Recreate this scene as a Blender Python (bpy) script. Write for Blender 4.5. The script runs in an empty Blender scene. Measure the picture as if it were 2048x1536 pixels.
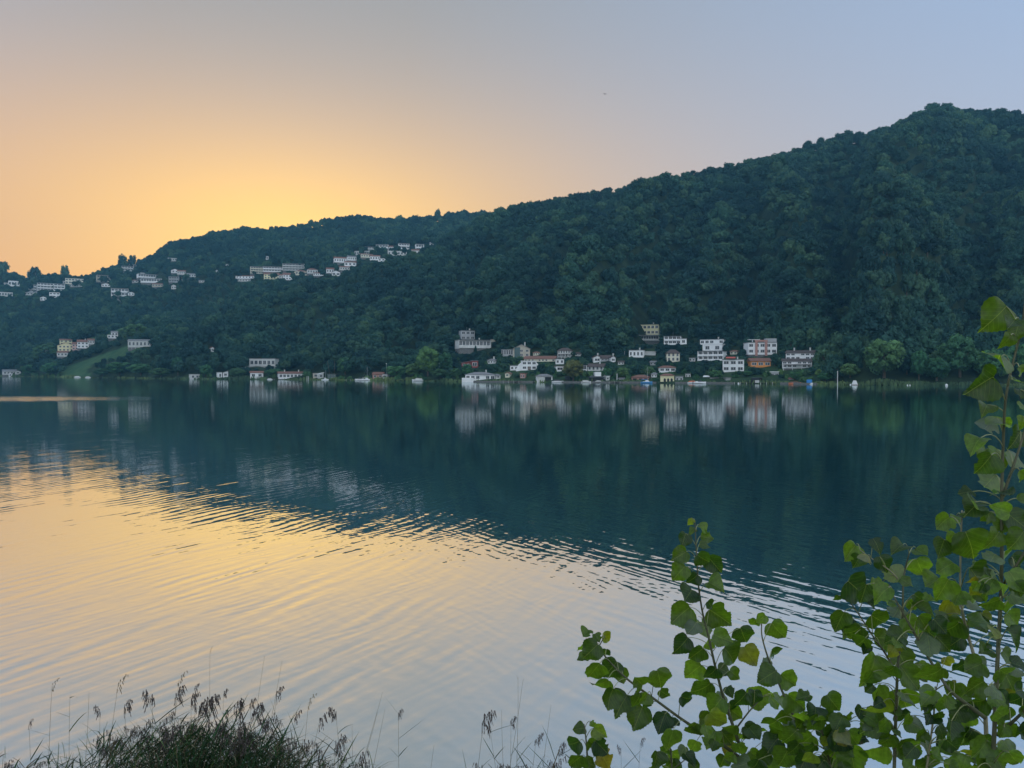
import bpy, bmesh, math, random
import numpy as np
from mathutils import Vector, Matrix

random.seed(7); rng = np.random.default_rng(11)
SC = bpy.context.scene
COL = SC.collection
PI = math.pi

# ------------------------------------------------------------------ camera
CAMZ = 6.5; F = 1540.0; CX = 1024.0; CY = 768.0; HZ = 742.0
TH = math.atan((CY - HZ) / F)
cam_d = bpy.data.cameras.new('camera'); cam = bpy.data.objects.new('camera', cam_d)
COL.objects.link(cam); SC.camera = cam
cam.location = (0, 0, CAMZ); cam.rotation_euler = (PI / 2 - TH, 0, 0)
cam_d.sensor_width = 36; cam_d.lens = 36 * F / 2048
cam_d.clip_start = 0.05; cam_d.clip_end = 12000

# ------------------------------------------------------------------ sky and sun
SUN_AZ = math.atan((575 - CX) / F)          # seen from the camera, right of +Y is positive
SUN_EL = math.radians(7.0)
SUN = Vector((math.sin(SUN_AZ) * math.cos(SUN_EL), math.cos(SUN_AZ) * math.cos(SUN_EL), math.sin(SUN_EL)))
world = bpy.data.worlds.new('World'); SC.world = world; world.use_nodes = True
wn, wl = world.node_tree.nodes, world.node_tree.links
wn.clear()
def wmath(op, a, b=None, c=None):
    n = wn.new('ShaderNodeMath'); n.operation = op
    for k, v in enumerate((a, b, c)):
        if v is None: continue
        if isinstance(v, (int, float)): n.inputs[k].default_value = v
        else: wl.new(v, n.inputs[k])
    return n.outputs[0]
def wmix(fac, a, b):
    n = wn.new('ShaderNodeMix'); n.data_type = 'RGBA'; n.clamp_factor = True
    for i, v in ((0, fac), (6, a), (7, b)):
        if isinstance(v, (tuple, float, int)):
            n.inputs[i].default_value = v if isinstance(v, (float, int)) else (*v, 1)
        else: wl.new(v, n.inputs[i])
    return n.outputs[2]
tc = wn.new('ShaderNodeTexCoord')
sep = wn.new('ShaderNodeSeparateXYZ'); wl.new(tc.outputs['Generated'], sep.inputs[0])
el = wmath('ARCSINE', sep.outputs[2])                        # elevation, radians
az = wmath('ARCTAN2', sep.outputs[0], sep.outputs[1])        # azimuth from +Y
daz = wmath('SUBTRACT', az, SUN_AZ)
dazw = wmath('ABSOLUTE', wmath('WRAP', daz, PI, -PI))
elp = wmath('MAXIMUM', el, 0.0)
sky = wn.new('ShaderNodeTexSky'); sky.sky_type = 'NISHITA'; sky.sun_disc = False
sky.sun_elevation = SUN_EL; sky.sun_rotation = SUN_AZ
sky.air_density = 1.0; sky.dust_density = 1.0; sky.ozone_density = 2.0
def gauss(x, w):
    return wmath('EXPONENT', wmath('MULTIPLY', wmath('POWER', wmath('DIVIDE', x, w), 2.0), -1.0))
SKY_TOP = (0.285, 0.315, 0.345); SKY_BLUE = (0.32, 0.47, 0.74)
SKY_HAZE = (0.69, 0.595, 0.50); SKY_ORANGE = (0.95, 0.355, 0.05); SKY_GLOW = (1.42, 0.80, 0.09)
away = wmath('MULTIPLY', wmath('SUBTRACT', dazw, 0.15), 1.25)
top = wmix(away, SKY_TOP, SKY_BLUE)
low = wmix(wmath('MULTIPLY', wmath('SUBTRACT', dazw, 0.30), 1.15), SKY_HAZE, (0.54, 0.61, 0.74))
c1 = wmix(gauss(elp, 0.33), top, low)
och = wmath('MULTIPLY', gauss(wmath('SUBTRACT', el, 0.04), 0.235), gauss(wmath('ADD', daz, 0.20), 0.66))
c2 = wmix(wmath('MULTIPLY', och, 0.86), c1, SKY_ORANGE)
dd = wmath('SQRT', wmath('ADD', wmath('POWER', wmath('DIVIDE', daz, 0.28), 2.0),
                         wmath('POWER', wmath('DIVIDE', wmath('SUBTRACT', el, 0.165), 0.10), 2.0)))
glow = wmath('EXPONENT', wmath('MULTIPLY', wmath('POWER', dd, 1.5), -1.0))
c3 = wmix(wmath('MULTIPLY', glow, 0.92), c2, SKY_GLOW)
c3 = wmix(wmath('SMOOTH_MIN', wmath('MULTIPLY', wmath('SUBTRACT', dazw, 0.9), 0.7), 0.9, 0.2), c3, (1.12, 1.26, 1.40))   # unseen sky opposite the dawn, brightened to light the house fronts
# the physical sky adds only a faint share; hand-set colours carry the dome
mixs = wn.new('ShaderNodeVectorMath'); mixs.operation = 'SCALE'; mixs.inputs[3].default_value = 0.008
wl.new(sky.outputs[0], mixs.inputs[0])
addn = wn.new('ShaderNodeVectorMath'); addn.operation = 'ADD'
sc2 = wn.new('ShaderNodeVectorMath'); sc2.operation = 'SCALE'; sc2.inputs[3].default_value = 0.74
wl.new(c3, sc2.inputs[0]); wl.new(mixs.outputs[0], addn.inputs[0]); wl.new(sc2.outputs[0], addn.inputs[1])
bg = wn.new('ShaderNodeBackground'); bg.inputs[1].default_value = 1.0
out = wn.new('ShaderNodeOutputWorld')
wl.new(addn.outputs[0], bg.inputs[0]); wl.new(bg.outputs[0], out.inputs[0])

sun_d = bpy.data.lights.new('sun', 'SUN'); sun_d.energy = 1.0; sun_d.angle = math.radians(0.5)
sun_d.color = (1.0, 0.72, 0.45)
sun = bpy.data.objects.new('sun', sun_d); COL.objects.link(sun)
sun.rotation_euler = (-SUN).to_track_quat('-Z', 'Y').to_euler()

SC.view_settings.view_transform = 'Standard'; SC.view_settings.look = 'None'
SC.view_settings.gamma = 1.0; SC.view_settings.exposure = 0.42
SC.view_settings.use_curve_mapping = False
SC.cycles.use_denoising = True
SC.cycles.max_bounces = 7; SC.cycles.diffuse_bounces = 2; SC.cycles.glossy_bounces = 3
SC.cycles.transmission_bounces = 4; SC.cycles.transparent_max_bounces = 6
SC.cycles.volume_bounces = 0
SC.cycles.caustics_reflective = False; SC.cycles.caustics_refractive = False
SC.cycles.sample_clamp_indirect = 4.0

# ------------------------------------------------------------------ pixel helpers
FWD = Vector((0, math.cos(TH), -math.sin(TH))); UPV = Vector((0, math.sin(TH), math.cos(TH)))
def P(x, y, Y):
    """point on the sight line of photo pixel (x, y) at depth Y metres"""
    d = FWD * F + Vector((1, 0, 0)) * (x - CX) + UPV * (CY - y)
    return Vector((0, 0, CAMZ)) + d * (Y / d.y)
def proj(X, Y, Z):
    dz = Z - CAMZ
    f = Y * FWD.y + dz * FWD.z; u = Y * UPV.y + dz * UPV.z
    return CX + F * X / f, CY - F * u / f

# ------------------------------------------------------------------ tags and mesh helpers
def tag(o, label=None, cat=None, group=None, kind=None):
    if label: o['label'] = label
    if cat: o['category'] = cat
    if group: o['group'] = group
    if kind: o['kind'] = kind
    return o
def empty(name, loc, rz=0, label=None, cat=None, group=None):
    o = bpy.data.objects.new(name, None); COL.objects.link(o)
    o.location = loc; o.rotation_euler = (0, 0, rz); o.empty_display_size = 0.5
    return tag(o, label, cat, group)
class MB:
    def __init__(s): s.v = []; s.f = []; s.m = []
    def quad(s, a, b, c, d, m=0):
        n = len(s.v); s.v += [tuple(a), tuple(b), tuple(c), tuple(d)]; s.f.append((n, n+1, n+2, n+3)); s.m.append(m); return s
    def tri(s, a, b, c, m=0):
        n = len(s.v); s.v += [tuple(a), tuple(b), tuple(c)]; s.f.append((n, n+1, n+2)); s.m.append(m); return s
    def box(s, x0, x1, y0, y1, z0, z1, m=0):
        n = len(s.v)
        s.v += [(x0,y0,z0),(x1,y0,z0),(x1,y1,z0),(x0,y1,z0),(x0,y0,z1),(x1,y0,z1),(x1,y1,z1),(x0,y1,z1)]
        for q in ((0,3,2,1),(4,5,6,7),(0,1,5,4),(1,2,6,5),(2,3,7,6),(3,0,4,7)):
            s.f.append(tuple(n+k for k in q)); s.m.append(m)
        return s
    def tube(s, pts, rad, n=6, m=0, cap=True):
        pts = [Vector(p) for p in pts]; base = len(s.v)
        if not hasattr(rad, '__len__'): rad = [rad] * len(pts)
        prev = None
        for i, p in enumerate(pts):
            t = (pts[min(i+1, len(pts)-1)] - pts[max(i-1, 0)])
            if t.length < 1e-9: t = Vector((0,0,1))
            t.normalize()
            if prev is None:
                a = t.cross(Vector((0,0,1)) if abs(t.z) < .9 else Vector((1,0,0))).normalized()
            else:
                a = (prev - t * prev.dot(t)).normalized()
            prev = a; b = t.cross(a)
            for k in range(n):
                an = 2*PI*k/n
                s.v.append(tuple(p + (a*math.cos(an) + b*math.sin(an)) * rad[i]))
        for i in range(len(pts)-1):
            for k in range(n):
                k2 = (k+1) % n
                s.f.append((base+i*n+k, base+i*n+k2, base+(i+1)*n+k2, base+(i+1)*n+k)); s.m.append(m)
        if cap:
            s.f.append(tuple(base+k for k in range(n))[::-1]); s.m.append(m)
            s.f.append(tuple(base+(len(pts)-1)*n+k for k in range(n))); s.m.append(m)
        return s
    def prism(s, outline, y0, y1, m=0):
        """outline in x,z extruded along y"""
        n = len(s.v); k = len(outline)
        s.v += [(x, y0, z) for x, z in outline] + [(x, y1, z) for x, z in outline]
        s.f.append(tuple(n+i for i in range(k))); s.m.append(m)
        s.f.append(tuple(n+k+i for i in range(k))[::-1]); s.m.append(m)
        for i in range(k):
            j = (i+1) % k; s.f.append((n+j, n+i, n+k+i, n+k+j)); s.m.append(m)
        return s
    def mesh(s, name, mats, smooth=False):
        me = bpy.data.meshes.new(name); me.from_pydata(s.v, [], s.f)
        for m in (mats if isinstance(mats, (list, tuple)) else [mats]): me.materials.append(m)
        if len(me.materials) > 1: me.polygons.foreach_set('material_index', s.m)
        if smooth: me.polygons.foreach_set('use_smooth', [True]*len(s.f))
        me.update(); return me
    def obj(s, name, mats, parent=None, smooth=False):
        return link(name, s.mesh(name, mats, smooth), parent)
def link(name, me, parent=None, loc=(0,0,0), rot=(0,0,0), scl=(1,1,1)):
    o = bpy.data.objects.new(name, me); COL.objects.link(o); o.parent = parent
    o.location = loc; o.rotation_euler = rot; o.scale = scl; return o
def np_mesh(name, V, Fq, mats, smooth=False, matidx=None):
    me = bpy.data.meshes.new(name)
    V = np.asarray(V, dtype=np.float32); Fq = np.asarray(Fq, dtype=np.int32); k = Fq.shape[1]
    me.vertices.add(len(V)); me.vertices.foreach_set('co', V.ravel())
    me.loops.add(Fq.size); me.loops.foreach_set('vertex_index', Fq.ravel())
    me.polygons.add(len(Fq)); me.polygons.foreach_set('loop_start', np.arange(0, Fq.size, k, dtype=np.int32))
    for m in (mats if isinstance(mats, (list, tuple)) else [mats]): me.materials.append(m)
    if matidx is not None: me.polygons.foreach_set('material_index', np.asarray(matidx, dtype=np.int32))
    if smooth: me.polygons.foreach_set('use_smooth', np.ones(len(Fq), bool))
    me.update(calc_edges=True); me.validate(); return me

# ------------------------------------------------------------------ materials
def new_mat(name):
    m = bpy.data.materials.new(name); m.use_nodes = True
    nt = m.node_tree; b = nt.nodes['Principled BSDF']
    return m, nt, b
def plain(name, col, rough=0.8, var=0.12, scale=0.6, spec=0.3, metal=0.0, bump=0.0):
    """painted or mineral surface: base colour with stains and fine grain"""
    m, nt, b = new_mat(name)
    tcn = nt.nodes.new('ShaderNodeTexCoord')
    n1 = nt.nodes.new('ShaderNodeTexNoise'); n1.inputs['Scale'].default_value = scale; n1.inputs['Detail'].default_value = 6
    nt.links.new(tcn.outputs['Object'], n1.inputs['Vector'])
    mr = nt.nodes.new('ShaderNodeMapRange'); mr.inputs[3].default_value = 1 - var; mr.inputs[4].default_value = 1 + var
    mr.inputs[1].default_value = 0.3; mr.inputs[2].default_value = 0.7
    nt.links.new(n1.outputs[0], mr.inputs[0])
    vm = nt.nodes.new('ShaderNodeVectorMath'); vm.operation = 'SCALE'; vm.inputs[0].default_value = col
    nt.links.new(mr.outputs[0], vm.inputs[3]); nt.links.new(vm.outputs[0], b.inputs['Base Color'])
    b.inputs['Roughness'].default_value = rough; b.inputs['Specular IOR Level'].default_value = spec
    b.inputs['Metallic'].default_value = metal
    if bump:
        bp = nt.nodes.new('ShaderNodeBump'); bp.inputs['Strength'].default_value = bump
        nt.links.new(n1.outputs[0], bp.inputs['Height']); nt.links.new(bp.outputs[0], b.inputs['Normal'])
    return m
def foliage(name, c0, c1, c2, trans=0.25, per='object'):
    """leaf clumps: colour differs from tree to tree and from clump to clump"""
    m, nt, b = new_mat(name)
    oi = nt.nodes.new('ShaderNodeObjectInfo'); tcn = nt.nodes.new('ShaderNodeTexCoord')
    rp = nt.nodes.new('ShaderNodeValToRGB'); e = rp.color_ramp.elements
    e[0].position = 0.0; e[0].color = (*c0, 1); e[1].position = 1.0; e[1].color = (*c2, 1)
    k = e.new(0.6); k.color = (*c1, 1)
    nt.links.new(oi.outputs['Random'], rp.inputs[0])
    nz = nt.nodes.new('ShaderNodeTexNoise'); nz.inputs['Scale'].default_value = 2.2; nz.inputs['Detail'].default_value = 3
    nt.links.new(tcn.outputs['Object'], nz.inputs['Vector'])
    mr = nt.nodes.new('ShaderNodeMapRange'); mr.inputs[1].default_value = .3; mr.inputs[2].default_value = .7
    mr.inputs[3].default_value = .65; mr.inputs[4].default_value = 1.4
    nt.links.new(nz.outputs[0], mr.inputs[0])
    vm = nt.nodes.new('ShaderNodeVectorMath'); vm.operation = 'SCALE'
    nt.links.new(rp.outputs[0], vm.inputs[0]); nt.links.new(mr.outputs[0], vm.inputs[3])
    # stands of different species over the hill
    gp = nt.nodes.new('ShaderNodeNewGeometry'); n3 = nt.nodes.new('ShaderNodeTexNoise'); n3.inputs['Scale'].default_value = .016; n3.inputs['Detail'].default_value = 3
    nt.links.new(gp.outputs['Position'], n3.inputs['Vector'])
    r3 = nt.nodes.new('ShaderNodeValToRGB'); r3.color_ramp.elements[0].position = .36; r3.color_ramp.elements[0].color = (.55,.68,.80,1)
    r3.color_ramp.elements[1].position = .64; r3.color_ramp.elements[1].color = (1.45,1.38,1.1,1)
    nt.links.new(n3.outputs[0], r3.inputs[0]); v3 = nt.nodes.new('ShaderNodeVectorMath'); v3.operation = 'MULTIPLY'
    nt.links.new(vm.outputs[0], v3.inputs[0]); nt.links.new(r3.outputs[0], v3.inputs[1]); nt.links.new(v3.outputs[0], b.inputs['Base Color'])
    b.inputs['Roughness'].default_value = 0.7; b.inputs['Specular IOR Level'].default_value = 0.15
    return m
M = {
 'white': plain('white_render', (.82,.82,.82), .8, .08), 'cream': plain('cream_render', (.70,.66,.52), .8, .08),
 'yellow': plain('pale_yellow_render', (.80,.74,.46), .8, .07), 'beige': plain('beige_render', (.46,.42,.34), .85, .1),
 'grey': plain('grey_render', (.40,.41,.42), .85, .1), 'pink': plain('pink_render', (.62,.40,.35), .85, .08),
 'orange': plain('orange_render', (.72,.28,.08), .8, .08), 'brick': plain('pink_brick', (.46,.25,.21), .9, .15, 3),
 'red': plain('dull_red_boards', (.25,.06,.05), .8, .12, 2), 'offwhite': plain('weathered_white', (.60,.60,.58), .85, .14),
 'concrete': plain('concrete', (.33,.33,.32), .9, .15, 1.5), 'stone': plain('shore_stone', (.16,.155,.15), .95, .3, 2, bump=.4),
 'tile': plain('dark_roof_tiles', (.085,.065,.06), .8, .2, 2.5, bump=.3), 'rtile': plain('red_brown_roof_tiles', (.20,.10,.075), .85, .2, 2.5, bump=.3),
 'slate': plain('dark_flat_roofing', (.07,.075,.08), .8, .15), 'groof': plain('grey_roofing', (.20,.20,.21), .8, .15),
 'frame': plain('window_frame_paint', (.55,.55,.55), .5, .04), 'shutter': plain('shutter_green', (.05,.10,.08), .7, .1),
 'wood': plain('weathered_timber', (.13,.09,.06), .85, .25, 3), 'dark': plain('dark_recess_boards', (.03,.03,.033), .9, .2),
 'metal': plain('galvanised_metal', (.45,.46,.47), .45, .05, metal=.6), 'hull': plain('boat_gelcoat', (.78,.79,.80), .25, .03, spec=.5),
 'blue': plain('blue_cover', (.05,.25,.62), .6, .06), 'hullblue': plain('blue_hull_paint', (.04,.22,.48), .35, .04, spec=.5),
 'orangecover': plain('orange_boat_cover', (.75,.24,.12), .7, .06), 'awning': plain('red_awning_cloth', (.45,.10,.08), .85, .06),
 'bark': plain('tree_bark', (.09,.07,.05), .95, .3, 3, bump=.5), 'greenglass': plain('green_glass_front', (.02,.07,.07), .2, .1, spec=.6),
}
mg, nt, b = new_mat('window_glass'); M['glass'] = mg
b.inputs['Base Color'].default_value = (.025,.03,.035,1); b.inputs['Roughness'].default_value = .12; b.inputs['Specular IOR Level'].default_value = .6
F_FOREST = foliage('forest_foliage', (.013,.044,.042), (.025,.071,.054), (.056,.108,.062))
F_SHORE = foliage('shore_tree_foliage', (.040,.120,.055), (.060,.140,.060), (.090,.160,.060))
F_LIGHT = foliage('light_green_foliage', (.12,.22,.07), (.12,.22,.07), (.12,.22,.07))
F_OLIVE = foliage('olive_foliage', (.12,.13,.05), (.12,.13,.05), (.12,.13,.05))
F_CONIF = foliage('conifer_foliage', (.020,.060,.035), (.026,.070,.040), (.034,.080,.042))
F_SHRUB = foliage('shrub_foliage', (.035,.10,.04), (.055,.13,.05), (.095,.17,.06))

F_REED = foliage('shore_reed_foliage', (.10,.15,.07), (.11,.16,.07), (.12,.17,.075))

# ------------------------------------------------------------------ terrain
def vnoise(X, Y, seed):
    xi = np.floor(X).astype(np.int64); yi = np.floor(Y).astype(np.int64); fx = X - xi; fy = Y - yi
    def h(i, j):
        n = (i * 374761393 + j * 668265263 + seed * 144665) & 0x7fffffff
        n = ((n ^ (n >> 13)) * 1274126177) & 0x7fffffff
        return ((n ^ (n >> 16)) & 0xffff) / 65535.0
    fx = fx*fx*(3-2*fx); fy = fy*fy*(3-2*fy)
    return (h(xi,yi)*(1-fx)+h(xi+1,yi)*fx)*(1-fy)+(h(xi,yi+1)*(1-fx)+h(xi+1,yi+1)*fx)*fy - .5
def fbm(X, Y, s, seed, o=4):
    r = 0; a = 1
    for k in range(o):
        r = r + a * vnoise(X/s + 31.7*k, Y/s + 17.3*k, seed + k); a *= .5; s *= .5
    return r
cx_ = np.array([-700,-300,   0, 100, 250, 330, 400, 560, 700, 870,1000,1120,1250,1400,1550,1650,1700,1760,1820,1870,1960,2048,2500,3000], float)
yf_ = np.array([ 700, 705, 708, 690, 640, 642, 640, 590, 545, 484, 425, 403, 378, 352, 318, 287, 275, 262, 236, 222, 230, 235, 290, 330], float)
Yf_ = np.array([1300,1180,1000, 920, 880, 890, 900, 900, 900, 930, 950, 930, 900, 890, 880, 870, 865, 860, 855, 850, 835, 820, 740, 650], float)
sx_ = np.array([-700,-300,   0, 130, 380, 600, 830, 950,1300,1550,1760,2048,2500,3000], float)
sY_ = np.array([1250,1080, 905, 770, 600, 570, 500, 455, 417, 390, 350, 342, 300, 260], float)
bx_ = np.array([-700,-300,   0,  60, 170, 240, 262, 300, 340, 380, 430, 470, 600, 660, 730, 790, 920,1000,1250,1600,3000], float)
yb_ = np.array([ 540, 560, 545, 556, 552, 530, 528, 517, 488, 478, 464, 468, 450, 441, 437, 442, 430, 428, 430, 440, 500], float)
def shoreY(px): return np.interp(px, sx_, sY_)
SPURS = [  # pixel polyline, height (m), width (px)
 ([(1495,385),(1400,425),(1300,480),(1225,550),(1160,620),(1110,690)], 30, 46),
 ([(1510,385),(1590,465),(1620,560),(1560,650)], 20, 46),
 ([(1290,410),(1215,475),(1140,550),(1085,640),(1060,690)], -26, 34),
 ([(1700,330),(1650,430),(1690,540),(1680,640),(1655,700)], -36, 40),
 ([(1870,260),(1780,380),(1760,470),(1830,560),(1760,640),(1720,700)], 26, 50),
 ([(2040,310),(1960,420),(1960,560),(1930,660)], -22, 44),
 ([(1020,440),(900,490),(780,560),(640,630),(500,680)], 16, 38),
 ([(1060,490),(960,560),(880,640),(800,700)], -18, 34),
 ([(1140,450),(1010,560),(960,640)], 18, 36), ([(1440,500),(1400,600),(1350,660)], 15, 36), ([(1520,520),(1480,600),(1450,660)], -16, 30),
 ([(760,600),(640,660),(560,700)], -14, 30), ([(1380,470),(1360,560),(1300,650)], -16, 34), ([(540,620),(460,670),(400,710)], 9, 30), ([(440,650),(380,690),(330,720)], -9, 26)]
def seg_dist(px, py, pts):
    d = np.full(px.shape, 1e9)
    for (x0,y0),(x1,y1) in zip(pts[:-1], pts[1:]):
        dx, dy = x1-x0, y1-y0; t = np.clip(((px-x0)*dx+(py-y0)*dy)/(dx*dx+dy*dy), 0, 1)
        d = np.minimum(d, np.hypot(px-x0-t*dx, py-y0-t*dy))
    return d
def smin(a, b, k): h = np.clip(.5+.5*(b-a)/k, 0, 1); return b*(1-h)+a*h - k*h*(1-h)
def smax(a, b, k): return -smin(-a, -b, k)
CORR = {'f': np.zeros(len(cx_)*4), 'b': np.zeros(len(cx_)*4)}; CPX = np.linspace(-700, 3000, len(cx_)*4)
def terrain(X, Y, part=None):
    X = np.asarray(X, float); Y = np.asarray(Y, float)
    px = CX + F * X / np.maximum(Y, 1)
    Ys = shoreY(px) + 5*fbm(X, Y, 60, 3, 3); Yf = np.interp(px, cx_, Yf_)
    zf = CAMZ + (HZ - np.interp(px, cx_, yf_)) / F * Yf - 6.5 + np.interp(px, CPX, CORR['f'])
    Yb = 1420 + 0*px; zb = CAMZ + (HZ - np.interp(px, bx_, yb_)) / F * Yb - 8 + np.interp(px, CPX, CORR['b'])
    t = (Y - Ys) / (Yf - Ys)
    tc_ = np.maximum(t, 0)
    p = np.interp(px, [0, 250, 900, 1300, 2048], [1.0, .95, 1.15, 1.25, 1.15])
    rise = .7 + (zf - .7) * np.where(t < 1, tc_**p, 1 + p*(tc_-1))
    fall = zf + 2 - (Y - Yf) * .45
    fr = smin(rise, fall, 8)
    tb = np.clip((Y - 980) / (Yb - 980), 0, 3)
    lowz = CAMZ + (HZ - np.interp(px, [0, 300, 560, 870, 1000], [712, 668, 585, 500, 470])) / F * 1010 - 8
    bk = lowz + (zb - lowz) * tb ** np.interp(px, [0, 600, 900], [.85, 1.0, 1.2])
    bk = smin(bk, zb + 3 - (Y - Yb) * .3, 10)
    bk = np.where(Y < 980, lowz - (980 - Y)*.9, bk)
    z = smax(fr, bk, 5) if part is None else (fr if part == 'f' else bk)
    zz = np.maximum(z, .5)
    _, py = proj(X, np.maximum(Y, 1), zz)
    vil = 1 - np.clip((px-880)/40, 0, 1)*np.clip((1680-px)/40, 0, 1)*np.clip((150-(Y-Ys))/70, 0, 1)   # terraced village ground
    on = vil * np.clip(t*5, 0, 1) * np.clip((1.0 - t)*4, 0, 1)
    for pts, hgt, w in SPURS:
        if pts: z = z + on * hgt * (1.5 if hgt > 0 else 1.8) * np.exp(-(seg_dist(px, py, pts)/w)**2)
    am = np.clip((z - 3)/30, 0, 1) * (.15 + .85*vil)
    z = z + am * (15*fbm(X, Y, 95, 5, 2) + 7*fbm(X, Y, 38, 9, 2))
    z = np.where(Y < Ys, -np.minimum((Ys - Y) * .25, 6), z)
    z = np.where(Y < Ys + 3, np.minimum(z, -.2 + (Y-Ys)*.35), z)
    return z
def calibrate():
    """raise or lower each crest until its skyline, trees included, has the height it should have"""
    uu = (CPX - CX) / F; yg = np.arange(400, 1600, 5.0); gu, gy = np.meshgrid(uu, yg)
    for _ in range(3):
        for part, xs, ys, tr in (('f', cx_, yf_, 8.5), ('b', bx_, yb_, 9.5)):
            gz = terrain(gu*gy, gy, part); e = (gz + tr - CAMZ)/gy; k = np.argmax(e, 0)
            want = (HZ - np.interp(CPX, xs, ys))/F
            CORR[part] += (want - e[k, np.arange(len(CPX))]) * yg[k] * .9
calibrate()
def ground(X, Y): return float(terrain(np.array([X]), np.array([Y]))[0])
def hit(px, py, ymax=1700):
    Ys = np.arange(300, ymax, 1.0); ray = P(px, py, 1.0) - Vector((0,0,CAMZ))
    z = terrain(ray.x*Ys, Ys); rz = CAMZ + ray.z*Ys
    k = np.nonzero((rz <= z) & (z > .1))[0]
    if len(k) == 0:
        if py < 720: 
            e = (z - CAMZ)/Ys; Y = float(Ys[int(np.argmax(e))]) + 2; return Vector((ray.x*Y, Y, float(ground(ray.x*Y, Y)) + .5))
        Y = float(shoreY(px)) + 4; return Vector((ray.x*Y, Y, max(ground(ray.x*Y, Y), .3)))
    Y = float(Ys[k[0]]); return Vector((ray.x*Y, Y, float(z[k[0]])))

MEADOWS = [[(127,752),(127,735),(198,711),(242,696),(257,691),(284,695),(279,702),(257,713),(215,720),(187,728),(176,739),(182,753)],
           [(169,678),(220,654),(248,645),(259,638),(300,641),(246,662),(220,671),(193,679)],
           [(280,728),(310,728),(312,737),(280,738)]]
def inpoly(px, py, poly):
    r = np.zeros(px.shape, bool); n = len(poly)
    for i in range(n):
        x0,y0 = poly[i]; x1,y1 = poly[(i+1)%n]
        c = ((y0 > py) != (y1 > py)) & (px < (x1-x0)*(py-y0)/((y1-y0) if y1 != y0 else 1e-9) + x0)
        r ^= c
    return r
NU, NY = 520, 300
us = np.linspace(-1.15, 1.25, NU)
vs = np.linspace(0, 1, NY)**1.15
U, T = np.meshgrid(us, vs)
Y0 = shoreY(CX + F*U) - 45
YY = Y0 + (1750 - Y0) * T; XX = U * YY; ZZ = terrain(XX, YY)
idx = np.arange(NU*NY).reshape(NY, NU)
quads = np.stack([idx[:-1,:-1], idx[:-1,1:], idx[1:,1:], idx[1:,:-1]], -1).reshape(-1, 4)
mt, nt, b = new_mat('hill_ground')
at = nt.nodes.new('ShaderNodeAttribute'); at.attribute_name = 'meadow'
nz = nt.nodes.new('ShaderNodeTexNoise'); nz.inputs['Scale'].default_value = .12; nz.inputs['Detail'].default_value = 8
ge = nt.nodes.new('ShaderNodeNewGeometry'); nt.links.new(ge.outputs['Position'], nz.inputs['Vector'])
r1 = nt.nodes.new('ShaderNodeValToRGB'); r1.color_ramp.elements[0].color = (.012,.022,.012,1); r1.color_ramp.elements[1].color = (.03,.05,.022,1)
r2 = nt.nodes.new('ShaderNodeValToRGB'); r2.color_ramp.elements[0].color = (.028,.075,.035,1); r2.color_ramp.elements[1].color = (.055,.105,.045,1)
for r in (r1, r2): nt.links.new(nz.outputs[0], r.inputs[0]); r.color_ramp.elements[0].position = .35; r.color_ramp.elements[1].position = .65
mx = nt.nodes.new('ShaderNodeMix'); mx.data_type = 'RGBA'
nt.links.new(at.outputs['Fac'], mx.inputs[0]); nt.links.new(r1.outputs[0], mx.inputs[6]); nt.links.new(r2.outputs[0], mx.inputs[7])
nt.links.new(mx.outputs[2], b.inputs['Base Color']); b.inputs['Roughness'].default_value = .95; b.inputs['Specular IOR Level'].default_value = .1
me = np_mesh('hillside', np.stack([XX, YY, ZZ], -1).reshape(-1, 3), quads, mt, True)
PX, PY = proj(XX, YY, ZZ)
mask = np.zeros(PX.shape)
for poly in MEADOWS: mask = np.maximum(mask, (inpoly(PX, PY, poly) & (YY < 900)).astype(float))
vill = (PX > 905) & (PX < 1640) & (YY < shoreY(PX) + 42) & (YY > shoreY(PX))
mask = np.maximum(mask, vill * .35)
a = me.attributes.new('meadow', 'FLOAT', 'POINT'); a.data.foreach_set('value', mask.ravel().astype(np.float32))
hill = link('hillside', me); tag(hill, 'wooded hillside rising from the far shore of the lake', kind='structure')

# ------------------------------------------------------------------ water
mw = bpy.data.materials.new('lake_water'); mw.use_nodes = True; nt = mw.node_tree; N_, L_ = nt.nodes, nt.links; N_.clear()
def mth(op, a, b_=None, c=None, clamp=False):
    n = N_.new('ShaderNodeMath'); n.operation = op; n.use_clamp = clamp
    for k, v in enumerate((a, b_, c)):
        if v is None: continue
        if isinstance(v, (int, float)): n.inputs[k].default_value = v
        else: L_.new(v, n.inputs[k])
    return n.outputs[0]
geo = N_.new('ShaderNodeNewGeometry'); sp = N_.new('ShaderNodeSeparateXYZ'); L_.new(geo.outputs['Position'], sp.inputs[0])
X_, Y_ = sp.outputs[0], sp.outputs[1]
def noise2(a, b_, detail=1.0, rough=.5, off=0.0):
    cb = N_.new('ShaderNodeCombineXYZ'); cb.inputs[2].default_value = off
    for k, v in ((0, a), (1, b_)):
        L_.new(v, cb.inputs[k])
    n = N_.new('ShaderNodeTexNoise'); n.noise_dimensions = '3D'; n.inputs['Scale'].default_value = 1.0
    n.inputs['Detail'].default_value = detail; n.inputs['Roughness'].default_value = rough
    L_.new(cb.outputs[0], n.inputs['Vector']); return mth('SUBTRACT', n.outputs[0], .5)
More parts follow.
